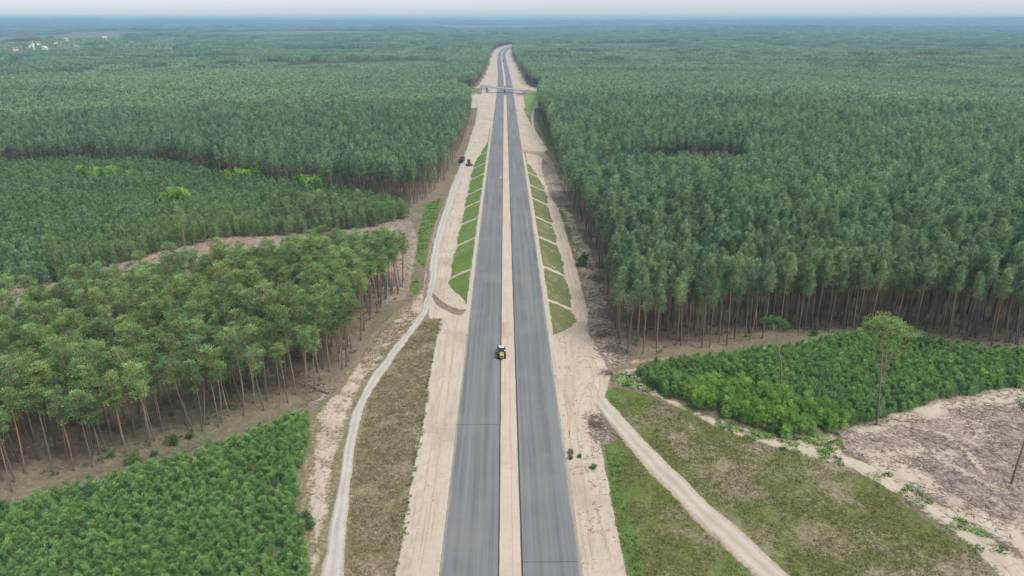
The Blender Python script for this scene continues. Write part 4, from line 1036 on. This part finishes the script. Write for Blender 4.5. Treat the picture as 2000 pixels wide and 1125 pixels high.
MB().box((0, 1.9, 1.5), (1.35, 2.1, 1.1), .10, None, (.9, .95)).build('engine_hood', M['darkgrey'], bd)
c_ = MB().box((0, 3.6, 2.2), (1.7, 1.5, 1.7), .08, None, (.92, .9)).build('cab', M['glass'], bd)
MB().box((0, 3.6, 3.1), (1.85, 1.7, .14), .04).build('cab_roof', M['darkgrey'], c_)
MB().box((.9, -.25, .75), (2.15, .16, 1.3), .04, (R(8), 0, R(24))).box((-.9, -.25, .75), (2.15, .16, 1.3), .04, (R(8), 0, R(-24))).build('blade', M['steel'], bd)
MB().box((.95, .7, .6), (.16, 1.9, .22), .02).box((-.95, .7, .6), (.16, 1.9, .22), .02).build('push_arm', M['steel'], bd)
MB().cyl((.45, 1.6, 2.35), .08, .8, 'Z', 10).build('exhaust', M['steel'], bd)
MB().box((0, 5.0, .9), (.4, 1.0, .5), .05).build('ripper', M['steel'], bd)
for px, py, lab in ((983.5, 120, 'small dark truck driving on the carriageway beyond the bridge'), (986.8, 99.5, 'dark vehicle far off where the road starts to bend')):
    x, y = P1(px, py); x += 0; v = empty('truck', (x, y, float(zroad(y)) + .06), 0); tag(v, lab, 'truck')
    MB().box((0, 5.2, 2.0), (2.5, 5.4, 2.4), .1).build('box_body', M['darkgrey'], v)
    MB().box((0, 1.2, 1.7), (2.4, 1.9, 2.2), .12, None, (.95, .85)).build('cab', M['darkred'], v)
    for sx in (-1, 1):
        for yy in (1.2, 6.4): wheel(v, (sx * 1.0, yy, .5), .5, .4)

# ------------------------------------------------------------------ road bridge
brr = math.atan2(BSK, 1.0); br = empty('road_bridge', (0, YB, 0), brr)
tag(br, 'concrete road bridge crossing both carriageways on abutments and a central pier', 'bridge')
zl, zr = -4.2, -8.2; zc = (zl + zr) / 2; sl_ = math.atan2(zr - zl, 56.0)
rt = (0, -sl_, 0)
MB().box((0, 0, zc - .75), (57, 9.6, 1.3), .06, rt).build('deck', M['concrete'], br)
for sy in (-1, 1):
    p = MB().box((0, sy * 4.7, zc + .25), (76, .35, .95), .03, rt).build('parapet', M['concrete'], br)
    g = MB().box((0, sy * 4.7, zc + 1.15), (76, .10, .12), 0, rt)
    for i in range(-12, 13): g.box((i * 3.0, sy * 4.7, zc + .9 - math.tan(-sl_) * -i * 3.0), (.1, .1, .6), 0)
    g.build('railing', M['steel'], p)
zg = float(zroad(YB))
MB().box((0, 0, zc - 1.7), (1.3, 9.0, .7), .05, rt).build('pier_cap', M['concrete'], br)
for yy in (-3, 0, 3): MB().cyl((0, yy, (zg + zc - 1.7) / 2), .5, zc - 1.7 - zg + .6, 'Z', 16).build('pier', M['concrete'], br)
for sx in (-1, 1):
    ze = zl if sx < 0 else zr
    a = MB().box((sx * 28.0, 0, (ze + zg) / 2 - .6), (1.6, 10.4, ze - zg + .4), .05).build('abutment', M['concrete'], br)
    for sy in (-1, 1):
        hgt = ze - zg + .8
        b_ = MB().prism([(0, 0), (0, hgt), (9.5, hgt), (9.5, hgt - .8), (1.6, 0)], -.35, .35).build('wing_wall', M['concrete'], a)
        b_.location = (sx * 27.2, sy * 5.3, zg - .3); b_.rotation_euler = (0, 0, 0 if sx > 0 else math.pi)
        b2 = MB().box((0, 0, 0), (10.5, 2.2, .25), .04, (R(sy * 6), R(sx * 31), 0)).build('slope_paving', M['concrete'], a)
        b2.location = (sx * 24.2, sy * 7.4, zg + 2.6)
track('ramp_turf', [(1023, 1027, 186), (1020, 1048, 177), (1020, 1051, 184), (1021, 1052, 192), (1024, 1046, 203), (1026, 1038, 215), (1027, 1033, 226)], M['slope_ramp'], 'bright green turf on the approach ramp of the bridge', .2, .5, 51, 3)

# ------------------------------------------------------------------ solitary pines
def custom_pine(name, px, py, stems, blobs, label, seed, n, nleaf=62, dead=(), shear=0.0):
    sh = lambda p: (p[0] - shear * p[2], *p[1:])
    stems = [([sh(p) for p in a], r) for a, r in stems]; blobs = [sh(b) for b in blobs]; dead = [(sh(a), sh(b)) for a, b in dead]
    rg = np.random.default_rng(seed); x, y = P1(px, py)
    r = empty(name, (x, y, H1(x, y) - .1)); tag(r, label, 'pine tree')
    wd = Wood(); Hm = max(b[2] + b[5] for b in blobs)
    for pts_, rad in stems:
        pp = chaikin(np.array(pts_, float), 2); wd.add(pp, np.interp(np.linspace(0, 1, len(pp)), [0, 1], rad), 7)
    tips = np.concatenate([chaikin(np.array(p[0], float), 2)[-6:] for p in stems])
    vol = np.array([b[3] * b[4] * b[5] for b in blobs]); vol = vol / vol.sum()
    cen, siz, tin = [], [], []
    for i in range(n):
        b = blobs[rg.choice(len(blobs), p=vol)]; q = rg.normal(size=3); q /= np.linalg.norm(q); q *= (.35 + .65 * rg.random() ** .5)
        if q[2] < -.3: q[2] *= .4
        c = np.array(b[:3]) + q * np.array(b[3:]); cen.append(c); siz.append(.75 + .5 * rg.random()); tin.append(np.clip(.38 + rg.normal() * .22, 0, 1))
        t = tips[np.argmin(np.linalg.norm(tips - c, axis=1))]; m_ = .5 * (t + c) - np.array([0, 0, .3])
        wd.add([t, m_, c], [.07, .05, .02], 3)
    for a, b in dead: wd.add([a, (np.array(a) + np.array(b)) / 2 + rg.normal(size=3) * .2, b], [.06, .04, .015], 4)
    link('trunk', wd.mesh('solitary_trunk', M['bark'], Hm * 1.1), r)
    V, Fq, T = clump_leaves(rg, cen, siz, tin, nleaf, .5, .18, .38)
    link('crown', new_mesh('solitary_crown', V, Fq, M['grove'], {'tint': T}), r)
custom_pine('pine_tree', 1712, 830,
    [([(0, 0, 0), (.25, 0, 6), (.5, 0, 12.6), (.7, .1, 18), (.6, 0, 23), (.4, 0, 25.5)], [.30, .10]),
     ([(.45, 0, 12.0), (1.2, .1, 15), (1.9, .2, 18.5), (1.6, .2, 20.5), (2.3, .1, 22), (1.7, 0, 23.2), (2.3, 0, 24.4)], [.22, .08]),
     ([(.9, 0, 13.2), (1.9, -.3, 16), (2.9, -.3, 19), (4.2, -.3, 21.8), (5.4, -.2, 23.5)], [.17, .06]),
     ([(.6, .1, 22), (-1.2, .1, 23.2), (-2.2, .3, 24)], [.10, .04])],
    [(.4, 0, 26.8, 4.2, 3.4, 2.2), (4.2, 0, 25.7, 3.9, 3.0, 1.9), (7.9, .2, 23.6, 2.4, 2.0, .8), (-2.6, 0, 25.2, 1.9, 2.0, 1.1)],
    'tall solitary pine with forked trunk and wide lopsided crown by the logged ground', 901, 88, 46,
    dead=[((2.6, .2, 18.5), (4.8, .3, 17.6)), ((3.4, -.3, 18.5), (5.6, -.2, 20)), ((3.0, -.2, 17.5), (4.8, -.6, 16.4)), ((.7, 0, 19), (-1.4, 0, 20.6)), ((3.6, -.3, 19), (5.4, .5, 18.6)), ((4.4, -.3, 20.6), (6.4, -.3, 20.9))], shear=.14)
custom_pine('pine_tree', 1523, 765,
    [([(0, 0, 0), (.25, 0, 4), (.45, 0, 8.2), (-.1, 0, 10.5), (-.35, 0, 13), (-.5, .1, 15.5), (-1.2, .1, 17.4), (-1.5, 0, 19.3)], [.24, .07]),
     ([(-1.2, .1, 17.2), (.2, 0, 18.2), (1.6, 0, 18.8)], [.08, .03]), ([(-1.2, .1, 17.3), (-2.8, 0, 18.4), (-4.0, 0, 19)], [.08, .03])],
    [(-1.2, 0, 19.9, 3.2, 2.6, 1.2), (1.2, 0, 19.0, 1.6, 1.6, .7), (-3.7, 0, 19.3, 1.4, 1.4, .5)],
    'thin solitary pine with bent trunk and small umbrella crown in the plantation', 902, 42, 48, shear=.127)
custom_pine('pine_tree', 1975, 945,
    [([(0, 0, 0), (.8, 0, 4), (2.0, 0, 9), (3.0, 0, 14), (3.4, 0, 19), (3.6, 0, 22)], [.25, .08]), ([(3.1, 0, 14.6), (1.8, 0, 16), (1.0, 0, 17)], [.08, .03])],
    [(3.8, 0, 22.3, 3.0, 2.8, 2.0), (1.3, 0, 18.4, 1.4, 1.2, .7), (5.5, 0, 20.3, 2, 2, .9)],
    'leaning solitary pine growing out of the bare logged ground', 903, 44, 55, shear=.19)

# taller pines standing on the rim of the clearing and dead snags in the thicket
for (px, py) in [(545, 452), (556, 448), (565, 450), (583, 446), (612, 450), (622, 446), (632, 448), (428, 482), (361, 486), (116, 552), (662, 446), (705, 446), (640, 440), (598, 440), (574, 440)]:
    x, y = P1(px, py); v = PINE_G[random.randrange(6)]
    variants_to_tree('pine_tree', v, (x, y, H1(x, y) - .1), random.random() * 6.28, random.uniform(.78, .95), 'slim pine left standing on the rim of the pinkish logged clearing', 'pine tree', 'pines left standing on the clearing rim')
def snag(px, py, H, seed, label):
    rg = np.random.default_rng(seed); x, y = P1(px, py); r = empty('dead_tree', (x, y, H1(x, y) - .1)); tag(r, label, 'dead tree')
    wd = Wood(); wd.add([(0, 0, 0), (.2, 0, H * .5), (.1, .1, H)], [.2, .14, .04], 6); link('trunk', wd.mesh('snag_trunk', M['dead'], H), r)
    bw = Wood()
    for i in range(16):
        z = H * (.5 + .48 * rg.random()); a = rg.random() * 6.28; l = (1.2 + 1.8 * rg.random()) * (1.25 - z / H)
        bw.add([(.15, 0, z), (math.cos(a) * l * .6, math.sin(a) * l * .6, z + .2 * l), (math.cos(a) * l, math.sin(a) * l, z + .25 * l)], [.07, .05, .02], 4)
    link('branch', bw.mesh('snag_branches', M['dead'], H), r)
snag(133, 412, 15.5, 31, 'bare grey dead tree standing above the wide bright cluster of the thicket')
snag(402, 432, 14.5, 32, 'bare grey dead tree with spread branches above the small birch cluster')
snag(650, 385, 17, 33, 'bare dead tree against the dark forest wall behind the thicket')

# ------------------------------------------------------------------ shrubs, logs, stumps, posts, brush
for i, (px, py, s, lab) in enumerate([(258, 905, 1.35, 'large dark green shrub at the foot of the grove pines'), (335, 868, 1.2, 'dark green shrub pair under the grove, beside a straight trunk'), (218, 893, .8, 'low shrub beside the largest shrub under the grove'), (303, 890, .7, 'small yellowish shrub on the grove rim'), (372, 855, .8, 'low green shrub on the grove rim above the plantation'), (1136, 520, 1.9, 'lone dense green bush at the forest edge by the olive embankment'), (1142, 506, 1.4, 'dense green bush behind the lone bush at the embankment'), (603, 1035, 1.2, 'green bush at the plantation corner beside the track verge'), (598, 1015, .9, 'small bush above the plantation corner bush'), (1114, 885, .55, 'tiny green bush in the littered sand, topmost of three'), (1113, 896, .5, 'tiny green bush in the littered sand, below the topmost'), (1132, 893, .45, 'tiny green bush in the littered sand, beside the pair'), (1160, 915, .6, 'small weedy bush in the sand strip beside the grass triangle'), (1805, 680, 2.2, 'dark bushy shrub between the plantation and the forest trunks'), (1840, 684, 1.9, 'dark bushy shrub next to the forest trunks, beyond the lopsided pine'), (1590, 655, .9, 'low shrub in front of the forest trunks'), (1465, 650, .8, 'low shrub near the umbrella pine at the forest foot')]):
    x, y = P1(px, py); variants_to_tree('shrub', BUSH[i % 3], (x, y, H1(x, y) - .05), i * 1.3, s, lab, 'shrub', None, ('stem', 'leaves'))
for i in range(16):
    px = 1915 + random.random() * 110; py = 748 - (px - 1915) * .12 + random.gauss(0, 9); x, y = P1(px, py)
    variants_to_tree('young_birch_tree', BIRCH[i % 4], (x, y, H1(x, y) - .05), i * 1.9, random.uniform(.5, .8), 'olive-green young birch at the plantation end next to the furrowed ground', 'birch', 'young birches by the furrowed ground', ('stem', 'leaves'))
def log(p0, p1, r, label, m='log', lift=None):
    x0, y0 = P1(*p0); x1, y1 = P1(*p1); z0 = H1(x0, y0) + (r if lift is None else lift[0]); z1 = H1(x1, y1) + (r if lift is None else lift[1])
    wd = Wood(); n = 6; t = np.linspace(0, 1, n); c = np.array([x0, y0, z0]); d = np.array([x1, y1, z1]) - c
    wd.add(np.outer(t, d) + np.array([0, 0, 0]) + .06 * rng.normal(size=(n, 3)) * (t * (1 - t) * 4)[:, None], np.linspace(r, r * .55, n), 8)
    o = link('log', wd.mesh('log', M[m], 5.0)); o.location = c; tag(o, label, 'log'); return o
log((641, 770), (572, 742), .26, 'long fallen trunk leaning out of the grove onto the sandy verge', lift=(.3, 1.3))
log((1195, 845), (1218, 860), .12, 'thin branch lying on the pale track edge in the sand')
log((1178, 808), (1193, 832), .10, 'thin dark branch lying where the pale track leaves the sand')
log((170, 955), (100, 985), .12, 'thin trunk lying between the grove and the plantation')
log((330, 905), (240, 935), .12, 'pale thin trunk lying in the litter above the plantation', 'dead')
log((690, 560), (770, 553), .16, 'trunk lying on the clearing floor behind the grove end')
for px, py, lab in ((628, 762, 'small white marker post beside the fallen trunk'), (757, 600, 'small white marker post at the end of the grove'), (832, 402, 'small white marker post at the foot of the forest wall')):
    x, y = P1(px, py); o = empty('marker_post', (x, y, H1(x, y))); tag(o, lab, 'post')
    MB().box((0, 0, .55), (.14, .14, 1.3), .02).build('shaft', M['dead'], o); MB().box((0, 0, 1.35), (.3, .3, .42), .05).build('cap', M['white'], o)
def brush(px, py, sx, sy, n, seed, label, hgt=.8):
    rg = np.random.default_rng(seed); x, y = P1(px, py); wd = Wood()
    for i in range(n):
        q = rg.normal(size=2) * np.array([sx, sy]) * .45; a = rg.random() * 6.28; l = .8 + 1.8 * rg.random(); z = abs(rg.normal()) * hgt * .4 * math.exp(-(q[0] / sx) ** 2 - (q[1] / sy) ** 2) + .1
        zz = H1(x + q[0], y + q[1]) - H1(x, y)
        d = np.array([math.cos(a) * l, math.sin(a) * l, rg.normal() * .25 * l]); c = np.array([q[0], q[1], z + zz])
        wd.add([c - d / 2, c + rg.normal(size=3) * .1, c + d / 2], [.06, .05, .02], 3)
    o = link('brush_pile', wd.mesh('brush_pile', M['dead' if seed % 2 else 'log'], 2.0)); o.location = (x, y, H1(x, y)); tag(o, label, 'brush pile')
for i, (px, py, sx, sy, n, lab) in enumerate([(1168, 545, 4, 6, 170, 'pinkish brush pile below the lone dense bush'), (1190, 615, 4, 6, 180, 'brush pile of grey branches beside the leaning edge pines'), (1178, 655, 3.5, 5, 150, 'tangled dark brush pile between the sand and forest corner'), (1200, 685, 4, 4, 140, 'brush pile at the forest corner next to the white sand patch'), (1162, 830, 2.2, 5, 120, 'long low brush heap where the track forks from the sand'), (1188, 730, 3, 2, 70, 'scattered brush next to the plantation corner'), (235, 655, 4, 3, 90, 'grey brush showing in a gap of the grove'), (1085, 360, 5, 9, 130, 'brown brush on the churned soil at the forest edge')]):
    brush(px, py, sx, sy, n, 40 + i, lab)
rgs = np.random.default_rng(9)
st_mesh = MB().cyl((0, 0, .14), .2, .34, 'Z', 9, .17)
bmesh.ops.recalc_face_normals(st_mesh.bm, faces=st_mesh.bm.faces); sm = bpy.data.meshes.new('stump'); st_mesh.bm.to_mesh(sm); sm.materials.append(M['stump'])
for i in range(34):
    px, py = random.uniform(1690, 2010), random.uniform(800, 1010)
    x, y = P1(px, py)
    if sdist(np.array([x]), np.array([y]), PW['slash'][3])[0] < 1: continue
    o = link('tree_stump', sm); o.location = (x, y, H1(x, y)); s_ = random.uniform(.8, 1.3); o.scale = (s_, s_, s_)
    tag(o, 'short pale stump on the furrowed logged ground', 'stump', 'stumps on the logged ground')
x, y = P1(24, 690)

# ------------------------------------------------------------------ grass tufts and litter (nobody could count them)
def tuft_mesh(seed, n, l, wdt, material, spread):
    rg = np.random.default_rng(seed); a = rg.random(n) * 6.28; r = rg.random(n) ** .5 * spread
    c = np.stack([np.cos(a) * r, np.sin(a) * r, np.zeros(n)], 1)
    d = np.stack([np.cos(a) * .8, np.sin(a) * .8, .45 + .7 * rg.random(n)], 1) + rg.normal(size=(n, 3)) * .25
    V, Fq = kites(rg, c, d, l * (.6 + .8 * rg.random(n)), np.full(n, wdt)); return new_mesh('grass_tuft', V, Fq, material, {'tint': np.repeat(np.clip(.5 + .25 * rg.normal(size=n), 0, 1), 4)})
TA = [tuft_mesh(20 + i, 22, .30, .09, M['tuft_a'], .34) for i in range(3)]
TB = [tuft_mesh(30 + i, 22, .30, .09, M['tuft_b'], .34) for i in range(3)]
TG = [tuft_mesh(50 + i, 34, .55, .14, M['shrub'], .4) for i in range(3)]
TGr = [tuft_mesh(60 + i, 34, .5, .14, M['leaf'], .4) for i in range(2)]
def stickm(seed, m):
    rg = np.random.default_rng(seed); wd = Wood()
    for i in range(5):
        a = rg.random() * 6.28; l = .5 + 1.1 * rg.random(); q = rg.normal(size=2) * .5
        wd.add([(q[0], q[1], .05), (q[0] + math.cos(a) * l, q[1] + math.sin(a) * l, .12 + .15 * rg.random())], [.055, .03], 3)
    return wd.mesh('sticks', M[m], 3.)
STK = [stickm(70, 'dead'), stickm(71, 'log'), stickm(72, 'log'), stickm(73, 'dead')]
def fillp(polys, s, jit=1.0, ns=None, thr=0., nsc=4.):
    o = []
    for p in polys:
        lo, hi = p.min(0), p.max(0)
        x, y = jgrid(lo[0], hi[0], lo[1], hi[1], s, rng, jit); k = (sdist(x, y, p) > .2) & (np.hypot(x, y) < 420) & (y > 92) & inview(x, y, R(40))
        if ns is not None: k &= (vnoise(x / nsc, y / nsc, ns) + .5 * vnoise(x / 1.3, y / 1.3, ns + 1)) > thr
        o.append(np.stack([x, y], 1)[k])
    return np.concatenate(o)
def notroad(xy, pth, m=.2):
    """keep off the traced tracks"""
    k = np.ones(len(xy), bool)
    for p in pth:
        q = np.vstack([p[:, :2], p[::-1, 2:]]); k &= sdist(xy[:, 0], xy[:, 1], q) < -m
    return xy[k]
scat_xy('field_grass', notroad(fillp(PW['grass'][1:3], .75, 1, 91, -.35), [trR, trL]), [(t,) for t in TA], 'patchy green and straw-coloured grass of the open field', 'grass', .6, 1.35, tilt=.1, sink=.04)
scat_xy('heath_grass', notroad(fillp(PW['heathL'][1:], .62, 1, 93, -.45), [trL]), [(t,) for t in TB], 'dry olive heath between the pale track and the sand', 'grass', .6, 1.3, tilt=.1, sink=.04)
a = notroad(fillp(PW['ridge'], .62, 1, 95, -.12), [trR]); scat_xy('ridge_weeds', a, [(t,) for t in TGr + TA + TG[:1]], 'clumpy green weeds along the sandy rim of the field', 'weeds', .5, 1.2, tilt=.1, sink=.04)
pts_ = resample(chaikin(PP([(771, 1135), (792, 1011), (804, 941), (817, 871), (831, 801), (838, 738), (850, 680), (862, 622)]), 2), .28)
pts_ = pts_[:, :2] + rng.normal(size=(len(pts_), 2)) * np.array([.22, .3]) + np.stack([.5 * vnoise(pts_[:, 1] / 5, pts_[:, 1] * 0, 97), 0 * pts_[:, 1]], 1)
pts_ = pts_[vnoise(pts_[:, 1] / 2.3, pts_[:, 1] * 0., 98) > -.5]
scat_xy('edge_weeds', pts_, [(t,) for t in TG + TA + TGr[:1]], 'narrow dark green line of weeds between heath and sand', 'weeds', .28, .62, tilt=.1, sink=.03)
scat_xy('verge_weeds', fillp(PW['green'], .8, 1, 99, .0), [(t,) for t in TGr + TG + TA * 2], 'green weeds in patches beside tracks and embankment', 'weeds', .4, .9, tilt=.1, sink=.03)
rim_ = PP([(-20, 985), (100, 945), (300, 885), (450, 845), (560, 800), (650, 755), (655, 772), (560, 822), (450, 868), (300, 910), (100, 972), (-20, 1005)])
gxl = fillp([grove_poly], 2.4, 1, 115, .0)
a = np.vstack([gxl, fillp([rim_], .95, 1, 113, -.2), fillp(PW['slash'][3:4], 1.15, 1, 101, -.2), fillp(PW['slash'][1:3], 1.0, 1), fillp(PW['slash'][4:], .8, 1), fillp(PW['slash'][:1], 1.7, 1, 103, -.3)])
scat_xy('logging_litter', a, [(t,) for t in STK], 'brushwood litter strewn over the logged ground', 'litter', .5, 1.2, tilt=.08, sink=.0)
a = np.vstack([fillp([PP([(1105, 860), (1150, 850), (1180, 900), (1200, 1010), (1190, 1070), (1150, 1060), (1120, 990)])], 1.0, 1, 105, .25, 2.5), fillp(PW['sandyL'], 1.3, 1, 107, .15), fillp([PP([(1080, 640), (1140, 660), (1180, 720), (1150, 800), (1100, 820)])], 2.6, 1, 108, .3)])
scat_xy('sand_litter', a, [(t,) for t in STK + TB], 'dark twigs and dry tufts strewn over bare sand', 'litter', .3, .8, tilt=.08, sink=.0)
def clod(seed):
    rg = np.random.default_rng(seed); bm = bmesh.new(); bmesh.ops.create_icosphere(bm, subdivisions=1, radius=.5)
    for v in bm.verts: v.co = v.co * float(.7 + .5 * rg.random()); v.co.z *= .6
    me = bpy.data.meshes.new('clod'); bm.to_mesh(me); bm.free(); me.materials.append(M['rut']); return me
CL = [clod(80 + i) for i in range(3)]
cl_ = np.vstack([fillp([PP([(1100, 1125), (1225, 1125), (1195, 1000), (1178, 900), (1165, 800), (1185, 730), (1150, 655), (1090, 655), (1075, 800)])], 1.5, 1, 121, .1, 5.), fillp([PP([(1140, 560), (1150, 640), (1215, 700), (1200, 600), (1160, 500), (1100, 400), (1080, 380)])], 1.1, 1, 123, -.1, 4.), fillp([PP([(850, 600), (842, 520), (868, 420), (900, 330), (912, 335), (890, 420), (878, 560), (905, 600)])], 1.4, 1, 125, .1, 4.), fillp([PP([(800, 1125), (850, 800), (866, 640), (895, 640), (880, 800), (845, 1125)])], 2.2, 1, 127, .25, 5.), fillp([PP([(640, 1010), (610, 880), (650, 775), (800, 600), (830, 610), (700, 760)])], 1.6, 1, 129, .1, 4.)])
scat_xy('sand_clods', cl_, [(c_,) for c_ in CL], 'lumps of damp sand strewn over the earthworks', 'clods', .2, .75, tilt=.3, sink=.02)
# undergrowth on the forest floor near the edges
gxy = np.vstack([fillp([grove_poly], 1.5, 1, 109, .1), fillp([PP([(1215, 700), (1300, 690), (1500, 660), (1700, 652), (2000, 690), (2000, 640), (1700, 610), (1500, 620), (1250, 640)])], 1.5, 1, 111, .1)])
scat_xy('forest_undergrowth', gxy, [(t,) for t in TB + TG[:1]], 'thin brownish undergrowth on the needle-covered forest floor', 'undergrowth', .5, 1.2, tilt=.1, sink=.03)

# ------------------------------------------------------------------ far village
for i, (px, py) in enumerate([(18, 90), (24, 84), (45, 86), (62, 92), (74, 88), (110, 86), (130, 80), (165, 78), (30, 100), (88, 98), (105, 104), (150, 90), (205, 76), (240, 73), (290, 71)]):
    x, y = P1(px, py); o = empty('house', (x, y, H1(x, y)), i * .7); o.scale = (1.5, 1.5, 1.5)
    tag(o, 'tiny pale house among trees on the hazy plain', 'house', 'houses of the far village')
    MB().box((0, 0, 2.6), (9, 13, 5.6), 0).build('wall', M['house'], o)
    MB().prism([(-5.2, 5.2), (5.2, 5.2), (0, 9.5)], -7, 7).build('roof', M['roof' if i % 3 else 'concrete'], o)
n = 1900; vy = 2300 + 2300 * rng.random(n); vx = -vy * (.43 + .35 * rng.random(n)); k = ~in_fields(vx, vy, 10); 
scat_xy('village_trees', np.stack([vx, vy], 1)[k], BROADT, 'mixed round-crowned trees around the far village', 'trees', .8, 1.7, sink=.2)
x, y = P1(68, 104); ms = empty('mast', (x, y, H1(x, y))); tag(ms, 'thin white mast rising above the far village', 'mast')
MB().cyl((0, 0, 20), 1.5, 40, 'Z', 12, .8).build('shaft', M['house'], ms); MB().cyl((0, 0, 34), 2.2, 1.2, 'Z', 12).build('platform', M['concrete'], ms); MB().cyl((0, 0, 42), .3, 6, 'Z', 8).build('antenna', M['steel'], ms)
x, y = P1(977.6, 349); sk = empty('sandbag', (x, y, float(zroad(y)) - .04)); tag(sk, 'small white sack standing on the median edge between the embankments', 'sack')
MB().box((0, 0, .5), (.9, .9, 1.0), .18, None, (.85, .85)).build('bag', M['house'], sk); MB().box((0, 0, 1.08), (.35, .35, .2), .05).build('tied_top', M['house'], sk)

# ------------------------------------------------------------------ haze
mh, nh, oh = mat('haze'); pv = nh.nodes.new('ShaderNodeVolumePrincipled')
pv.inputs['Color'].default_value = (.40, .66, .92, 1); pv.inputs['Density'].default_value = 9.5e-5; pv.inputs['Anisotropy'].default_value = 0.0
nh.links.new(pv.outputs[0], oh.inputs['Volume'])
bmh = MB().box((0, 9200, 22), (40000, 21200, 160), 0)
hz = bmh.build('haze', mh); tag(hz, 'pale blue haze hanging over the distant forest', None, None, 'stuff')
